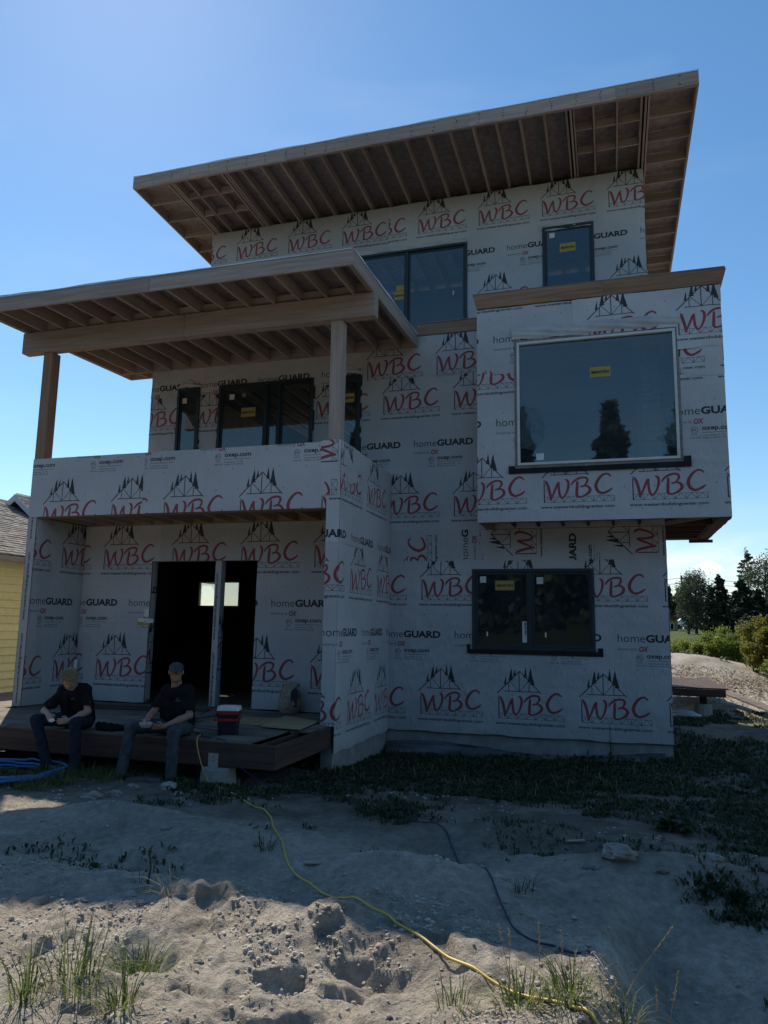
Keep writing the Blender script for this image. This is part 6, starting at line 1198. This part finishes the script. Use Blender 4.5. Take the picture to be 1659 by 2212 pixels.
cover('weeds', 9000, 0.8, 8.0, 13.0, 19.0, lambda x, y: sm(0.42, 0.6, fbm(x*0.8+3, y*1.0, 4, 311)), 0.07, 'weed_dark', 'low weeds beside the rear deck', 15)
cover('weeds', 5000, -4.4, 1.6, 4.7, 7.2, lambda x, y: 0.5*sm(0.54, 0.68, fbm(x*1.1+9, y*1.6, 4, 303)), 0.05, 'weed_dark', 'patches of low dark weeds on the shaded dirt', 12)
cover('dry_stems', 1500, -7.2, 2.2, 7.0, 12.6, lambda x, y: 0.5*m_house(x, y), 0.16, 'grass_dry', 'sparse dry stems among the weeds', 17, 3, 0.12)
cover('weeds', 5000, -7.4, 2.4, 7.2, 13.0, lambda x, y: m_house(x, y)*sm(0.5, 0.7, fbm(x*2, y*2, 2, 9)), 0.13, 'weed_dark', 'taller dark weeds in clumps along the house', 18, 4, 0.35)
for i, (x, y, r_, lab) in enumerate([(0.82, 5.85, 0.45, 'dark weed patch at the right edge'), (-1.55, 6.05, 0.42, 'dark weeds filling the hollow in the middle of the dirt'), (1.1, 7.4, 0.5, 'low weeds near the right edge below the house')]):
    cover('weed_patch', 1100, x-r_, x+r_, y-r_*0.6, y+r_*0.6, lambda X, Y: np.clip(1.0-((X-x)/r_)**2-((Y-y)/(r_*0.6))**2, 0, 1)**1.5*sm(0.3, 0.6, fbm(X*5, Y*5, 3, 7)), 0.055, 'weed_dark', lab, 20+i)
cover('grass', 30000, -3, 16, 19, 34, lambda x, y: sm(0.36, 0.50, fbm(x*0.5, y*0.5, 3, 305)+0.25*sm(27, 30, y)-0.2*gauss(x, y, 3.4, 24.5, 3.2, 3.2))*sm(26.5, 28.5, y), 0.16, 'weed_dark', 'rough dark grass beyond the dirt bank', 13, 4)
def herb(x, y, h, n, label, seed, wleaf=0.03):
    rg2 = random.Random(seed); z0 = gzs(x, y); T_ = thing('weed_plant', (x, y, z0), label, 'plant'); mb_ = MB(); mb_.tube([(x, y, z0-0.02), (x+0.02, y, z0+h*0.5), (x, y, z0+h)], [0.007, 0.005, 0.002], 5); mb_.build('stem', 'weed_dark', T_); mb_ = MB()
    for i in range(n):
        t = i/n; a = rg2.uniform(0, 6.283); L = wleaf*(1.25-t)*2.2; p = Vector((x+0.02*math.sin(t*3), y, z0+h*t)); d = Vector((math.cos(a), math.sin(a), rg2.uniform(0, 0.9))).normalized(); s_ = d.cross(Vector((0, 0, 1))).normalized()*L*0.28; mb_.add([p, p+d*L*0.5+s_, p+d*L-Vector((0, 0, L*0.2)), p+d*L*0.5-s_], [(0, 1, 2, 3)])
    mb_.build('leaves', 'weed_dark', T_)
herb(-0.08, 12.15, 0.62, 60, 'tall leafy weed standing against the foundation', 1, 0.035); herb(0.49, 8.0, 0.16, 26, 'broad leaved rosette plant on the bare dirt at right', 2, 0.10); herb(-2.83, 4.30, 0.22, 16, 'little upright weed at the edge of the shadow', 3, 0.012)
# wood chips on the far pile
rg = np.random.default_rng(9); N = 26000; X = 1.0+rg.uniform(0, 8, N); Y = rg.uniform(18.5, 26.2, N); k_ = (gauss(X, Y, 4.4, 23.5, 3.6, 2.6)+0.25*(X < 3)*(Y > 22)) > rg.uniform(0, 0.8, N); X, Y = X[k_], Y[k_]; N = len(X)
C = np.stack([X, Y, gz(X, Y)+rg.uniform(0.0, 0.05, N)], -1); V, F = cards(C, 0.085, rg, 0.6, 0.25); leafm('woodchip', (0.16, 0.12, 0.08), (0.55, 0.44, 0.32), 0.0); o = mesh('wood_chips', V, F, 'woodchip'); tag(o, 'sunlit pile of shredded wood chips beyond the rear deck', 'wood chips', kind='stuff')
# scraps
for i, (x, y, a, L, lab) in enumerate([(-0.35, 7.0, 0.4, 0.16, 'flat wood scrap in the dark furrow'), (0.70, 7.02, -0.9, 0.20, 'pale stick lying near the right weeds'), (-2.15, 5.35, 0.1, 0.12, 'small splinter of wood beside the yellow cord'), (-4.35, 3.95, 0.6, 0.10, 'dark stick on the sunlit dirt at far left'), (-1.2, 7.3, 0.2, 0.18, 'flat chip of wood by the blue cord')]):
    z = gzs(x, y); o = MB().beam((x-math.cos(a)*L/2, y-math.sin(a)*L/2, z+0.012), (x+math.cos(a)*L/2, y+math.sin(a)*L/2, z+0.018), 0.035 if i != 1 else 0.02, 0.010).build('wood_scrap', 'lumber_x'); tag(o, lab, 'wood scrap', 'wood scraps on the dirt')

# ================================================================== BACKGROUND AT THE RIGHT
for (name, x, y, top, r, style, lab, leaf, n, size, seed, grp) in [
    ('poplar_tree', 6.26, 62, 6.5, 0.95, 'column', 'narrow airy grey green poplar nearest the utility pole', 'leaf_grey', 9000, 0.13, 1, None), ('poplar_tree', 5.5, 60, 5.7, 0.62, 'column', 'shorter poplar left of the narrow grey green one', 'leaf_grey', 5000, 0.12, 2, None),
    ('spruce_tree', 7.46, 58, 6.1, 1.0, 'conifer', 'dense dark spruce in the middle of the tree group', 'leaf_dark', 9000, 0.20, 3, None), ('spruce_tree', 6.75, 57, 5.2, 0.7, 'conifer', 'small dark spruce at the foot of the middle spruce', 'leaf_dark', 5000, 0.18, 4, None),
    ('spruce_tree', 9.3, 60, 5.9, 1.35, 'conifer', 'broad dark spruce in front of the tall pine', 'leaf_dark', 10000, 0.22, 5, None), ('spruce_tree', 10.6, 62, 5.3, 1.1, 'conifer', 'dark spruce right of the broad one', 'leaf_dark', 7000, 0.22, 6, None),
    ('pine_tree', 11.65, 72, 9.3, 1.5, 'pine', 'tall open pine with layered branches above the spruces', 'leaf_grey', 4200, 0.16, 7, None), ('birch_tree', 11.95, 66, 8.2, 1.15, 'column', 'loose leafy birch at the right edge', 'leaf_grey', 7500, 0.13, 8, None), ('birch_tree', 13.2, 66, 7.4, 1.1, 'column', 'second birch partly outside the right edge', 'leaf_grey', 6000, 0.13, 9, None),
    ('spruce_tree', 8.35, 64, 5.2, 1.0, 'conifer', 'dark spruce filling the gap behind the middle and broad spruces', 'leaf_dark', 6000, 0.22, 21, None), ('spruce_tree', 12.2, 61, 5.6, 1.2, 'conifer', 'dark spruce under the birch at the right edge', 'leaf_dark', 7000, 0.22, 22, None),
    ('young_spruce_tree', 5.66, 36, 2.85, 0.62, 'conifer', 'young blue green spruce behind the yellow green bush', 'leaf_grey', 6000, 0.09, 10, None),
    ('distant_conifer_tree', 8.6, 120, 8.6, 1.1, 'conifer', 'distant conifer left of the utility pole', 'leaf_dark', 2200, 0.40, 11, 'distant conifers'), ('distant_conifer_tree', 9.6, 120, 8.2, 0.9, 'conifer', 'distant conifer just behind the utility pole', 'leaf_dark', 2000, 0.40, 12, 'distant conifers'), ('distant_conifer_tree', 10.9, 125, 8.6, 1.0, 'conifer', 'distant conifer right of the utility pole', 'leaf_dark', 2000, 0.40, 13, 'distant conifers')]:
    b0 = gzs(x, y); tree(name, x, y, top-b0, r*1.22, style, lab, grp, leaf, n, size, 60+seed)
for (x, y, top, r, lab, leaf, n, size, seed) in [(2.45, 31, 1.75, 0.50, 'leftmost bright green shrub beside the house corner', 'leaf_bright', 5500, 0.055, 1), (2.85, 30.4, 1.45, 0.36, 'low green shrub right of the leftmost one', 'leaf_bright', 3500, 0.055, 2), (3.25, 30, 1.92, 0.46, 'rounded bright shrub in the middle of the row', 'leaf_bright', 6000, 0.055, 3), (3.62, 29.6, 1.78, 0.34, 'thin shrub right of the rounded one', 'leaf_bright', 3500, 0.055, 4),
    (4.05, 30, 2.08, 0.42, 'tallest bright shrub of the row', 'leaf_bright', 5500, 0.055, 5), (4.45, 31, 1.65, 0.30, 'small shrub at the right end of the row', 'leaf_bright', 2500, 0.055, 6), (4.75, 27, 2.62, 0.48, 'tall yellow green bush near the right edge', 'leaf_yellow', 6500, 0.06, 7), (4.36, 26.5, 1.95, 0.30, 'orange tinted branch tips of a low bush at right', 'leaf_yellow', 2500, 0.06, 8), (5.3, 26, 2.4, 0.5, 'yellow green bush cut by the right edge', 'leaf_yellow', 5000, 0.06, 9), (5.0, 26.2, 1.2, 0.5, 'low green undergrowth below the yellow green bushes', 'leaf_bright', 3000, 0.06, 10)]:
    tree('shrub', x, y, (top-gzs(x, y))*1.12, r*1.35, 'shrub', lab, 'shrubs beyond the dirt bank', leaf, int(n*1.7), size*1.1, 90+seed, 'shrub')
# hedge mass and distant woods
rg = np.random.default_rng(21); N = 26000; X = rg.uniform(-60, 130, N); h = 3.2+3.2*fbm(X*0.22, X*0, 4, 401)+1.6*fbm(X*1.1, X*0, 2, 402); t = rg.uniform(0, 1, N)**0.8; Y = 150+rg.uniform(-4, 4, N)
V, F = cards(np.stack([X, Y, 2.0+h*t*1.15], -1), 0.9, rg); o = mesh('distant_wood', V, F, 'leaf_dark'); tag(o, 'dark line of distant woodland on the horizon', 'wood', kind='stuff')
N = 9000; X = rg.uniform(-40, 60, N); t = rg.uniform(0, 1, N); Y = 75+rg.uniform(-2, 2, N); k_ = ~((X > 5) & (X < 9.2)); X, Y, t = X[k_], Y[k_], t[k_]
V, F = cards(np.stack([X, Y, 1.9+(1.0+0.9*fbm(X*0.5, X*0, 3, 407))*t], -1), 0.35, rg); o = mesh('hedgerow', V, F, 'leaf_grey'); tag(o, 'scrubby hedgerow in front of the distant road', 'hedge', kind='stuff')
# utility pole
noisy('pole_wood', (0.06, 0.045, 0.035), (0.11, 0.085, 0.065), (9, 9, 2)); PXx, PYy = 9.75, 115.0; pb = gzs(PXx, PYy); UP = thing('utility_pole', (PXx, PYy, pb), 'wooden utility pole with short crossarms and wires beyond the house corner', 'utility pole')
MB().tube([(PXx+0.5, PYy, pb-0.3), (PXx+0.1, PYy, 9.9)], [0.20, 0.13], 8).build('pole', 'pole_wood', UP)
for z, a, b_ in ((9.55, 0.0, 0.9), (8.75, -0.9, 0.1), (7.9, 0.0, 0.9), (6.3, -0.7, 0.4)): MB().beam((PXx+a+0.15, PYy-0.1, z), (PXx+b_+0.15, PYy-0.1, z), 0.10, 0.12).build('crossarm', 'pole_wood', UP)
for k_, (z, dz) in enumerate([(9.5, -0.6), (8.75, -0.5), (7.9, -0.6), (6.3, -0.4), (5.0, -0.3), (4.4, 0.5), (3.9, 0.1)]):
    MB().tube([(PXx+0.2-40*t, PYy+(-6)*t, z+dz*4*t*(1-t)*1.3-1.2*t) for t in np.linspace(0, 1, 14)], 0.035, 3).build('wire', 'cord_black', UP)
    MB().tube([(PXx+0.2+50*t, PYy+10*t, z+dz*4*t*(1-t)*1.3-0.2*t) for t in np.linspace(0, 1, 14)], 0.035, 3).build('wire', 'cord_black', UP)
# olive building
noisy('olive_paint', (0.26, 0.22, 0.07), (0.32, 0.27, 0.10), (2, 2, 2)); bb_ = gzs(5, 80); OB = thing('office_building', (3.5, 81, bb_), 'small olive building with flat brown roof beyond the house corner', 'building')
MB().box(0.5, 6.30, 79.5, 84, bb_-0.3, 3.25).build('wall', 'olive_paint', OB); MB().box(0.2, 6.62, 79.1, 84.4, 3.25, 3.52).build('roof', 'treated_x', OB)
wf = MB(); ring(wf, 5.25, 5.95, 2.05, 2.75, 0.06, 79.45, 79.55); wf.box(5.57, 5.63, 79.45, 79.55, 2.1, 2.7); wf = wf.build('window', 'trim_white', OB); mesh('pane', [(5.3, 79.5, 2.1), (5.9, 79.5, 2.1), (5.9, 79.5, 2.7), (5.3, 79.5, 2.7)], [(0, 1, 2, 3)], 'glass', wf)
for x in (5.4, 5.9): MB().box(x, x+0.12, 79.3, 79.5, 2.95, 3.2).build('bracket', 'treated_z', OB)
base_mat('car_white', (0.75, 0.76, 0.78), 0.3, 0.5); base_mat('car_glass', (0.02, 0.025, 0.03), 0.1, 0.6); base_mat('tyre', (0.015, 0.015, 0.015), 0.9)
def car(x, y, s_, label, h=1.5):
    z = gzs(x, y)+0.15; T_ = thing('parked_car', (x, y, z), label, 'car', 'white cars parked far behind'); prof = [(0, 0.25), (0, 0.75), (0.8, 0.95), (1.5, h), (3.2, h), (3.9, 0.95), (4.4, 0.85), (4.4, 0.25)]; prof = [(x+(a-2.2)*s_, z+b_) for a, b_ in prof]
    n_ = len(prof); V = [(a, y-0.85, c) for a, c in prof]+[(a, y+0.85, c) for a, c in prof]; bevel(mesh('body', V, [tuple(range(n_)), tuple(range(n_, 2*n_))[::-1]]+[(i, i+n_, (i+1) % n_+n_, (i+1) % n_) for i in range(n_)], 'car_white', T_), 0.05)
    mesh('side_window', [(x+(0.95-2.2)*s_, y-0.86, z+0.97), (x+(3.7-2.2)*s_, y-0.86, z+0.97), (x+(3.1-2.2)*s_, y-0.86, z+h-0.1), (x+(1.6-2.2)*s_, y-0.86, z+h-0.1)], [(0, 1, 2, 3)], 'car_glass', T_)
    for a in (0.85, 3.5): MB().tube([(x+(a-2.2)*s_, y-0.9, z+0.18), (x+(a-2.2)*s_, y-0.65, z+0.18)], 0.33, 14).build('wheel', 'tyre', T_)
car(9.3, 100, 1, 'white car parked in front behind the olive building'); car(9.6, 112, 1, 'second white car parked just behind the first', 1.9); car(14.2, 105, 1, 'white car glimpsed between the spruces')
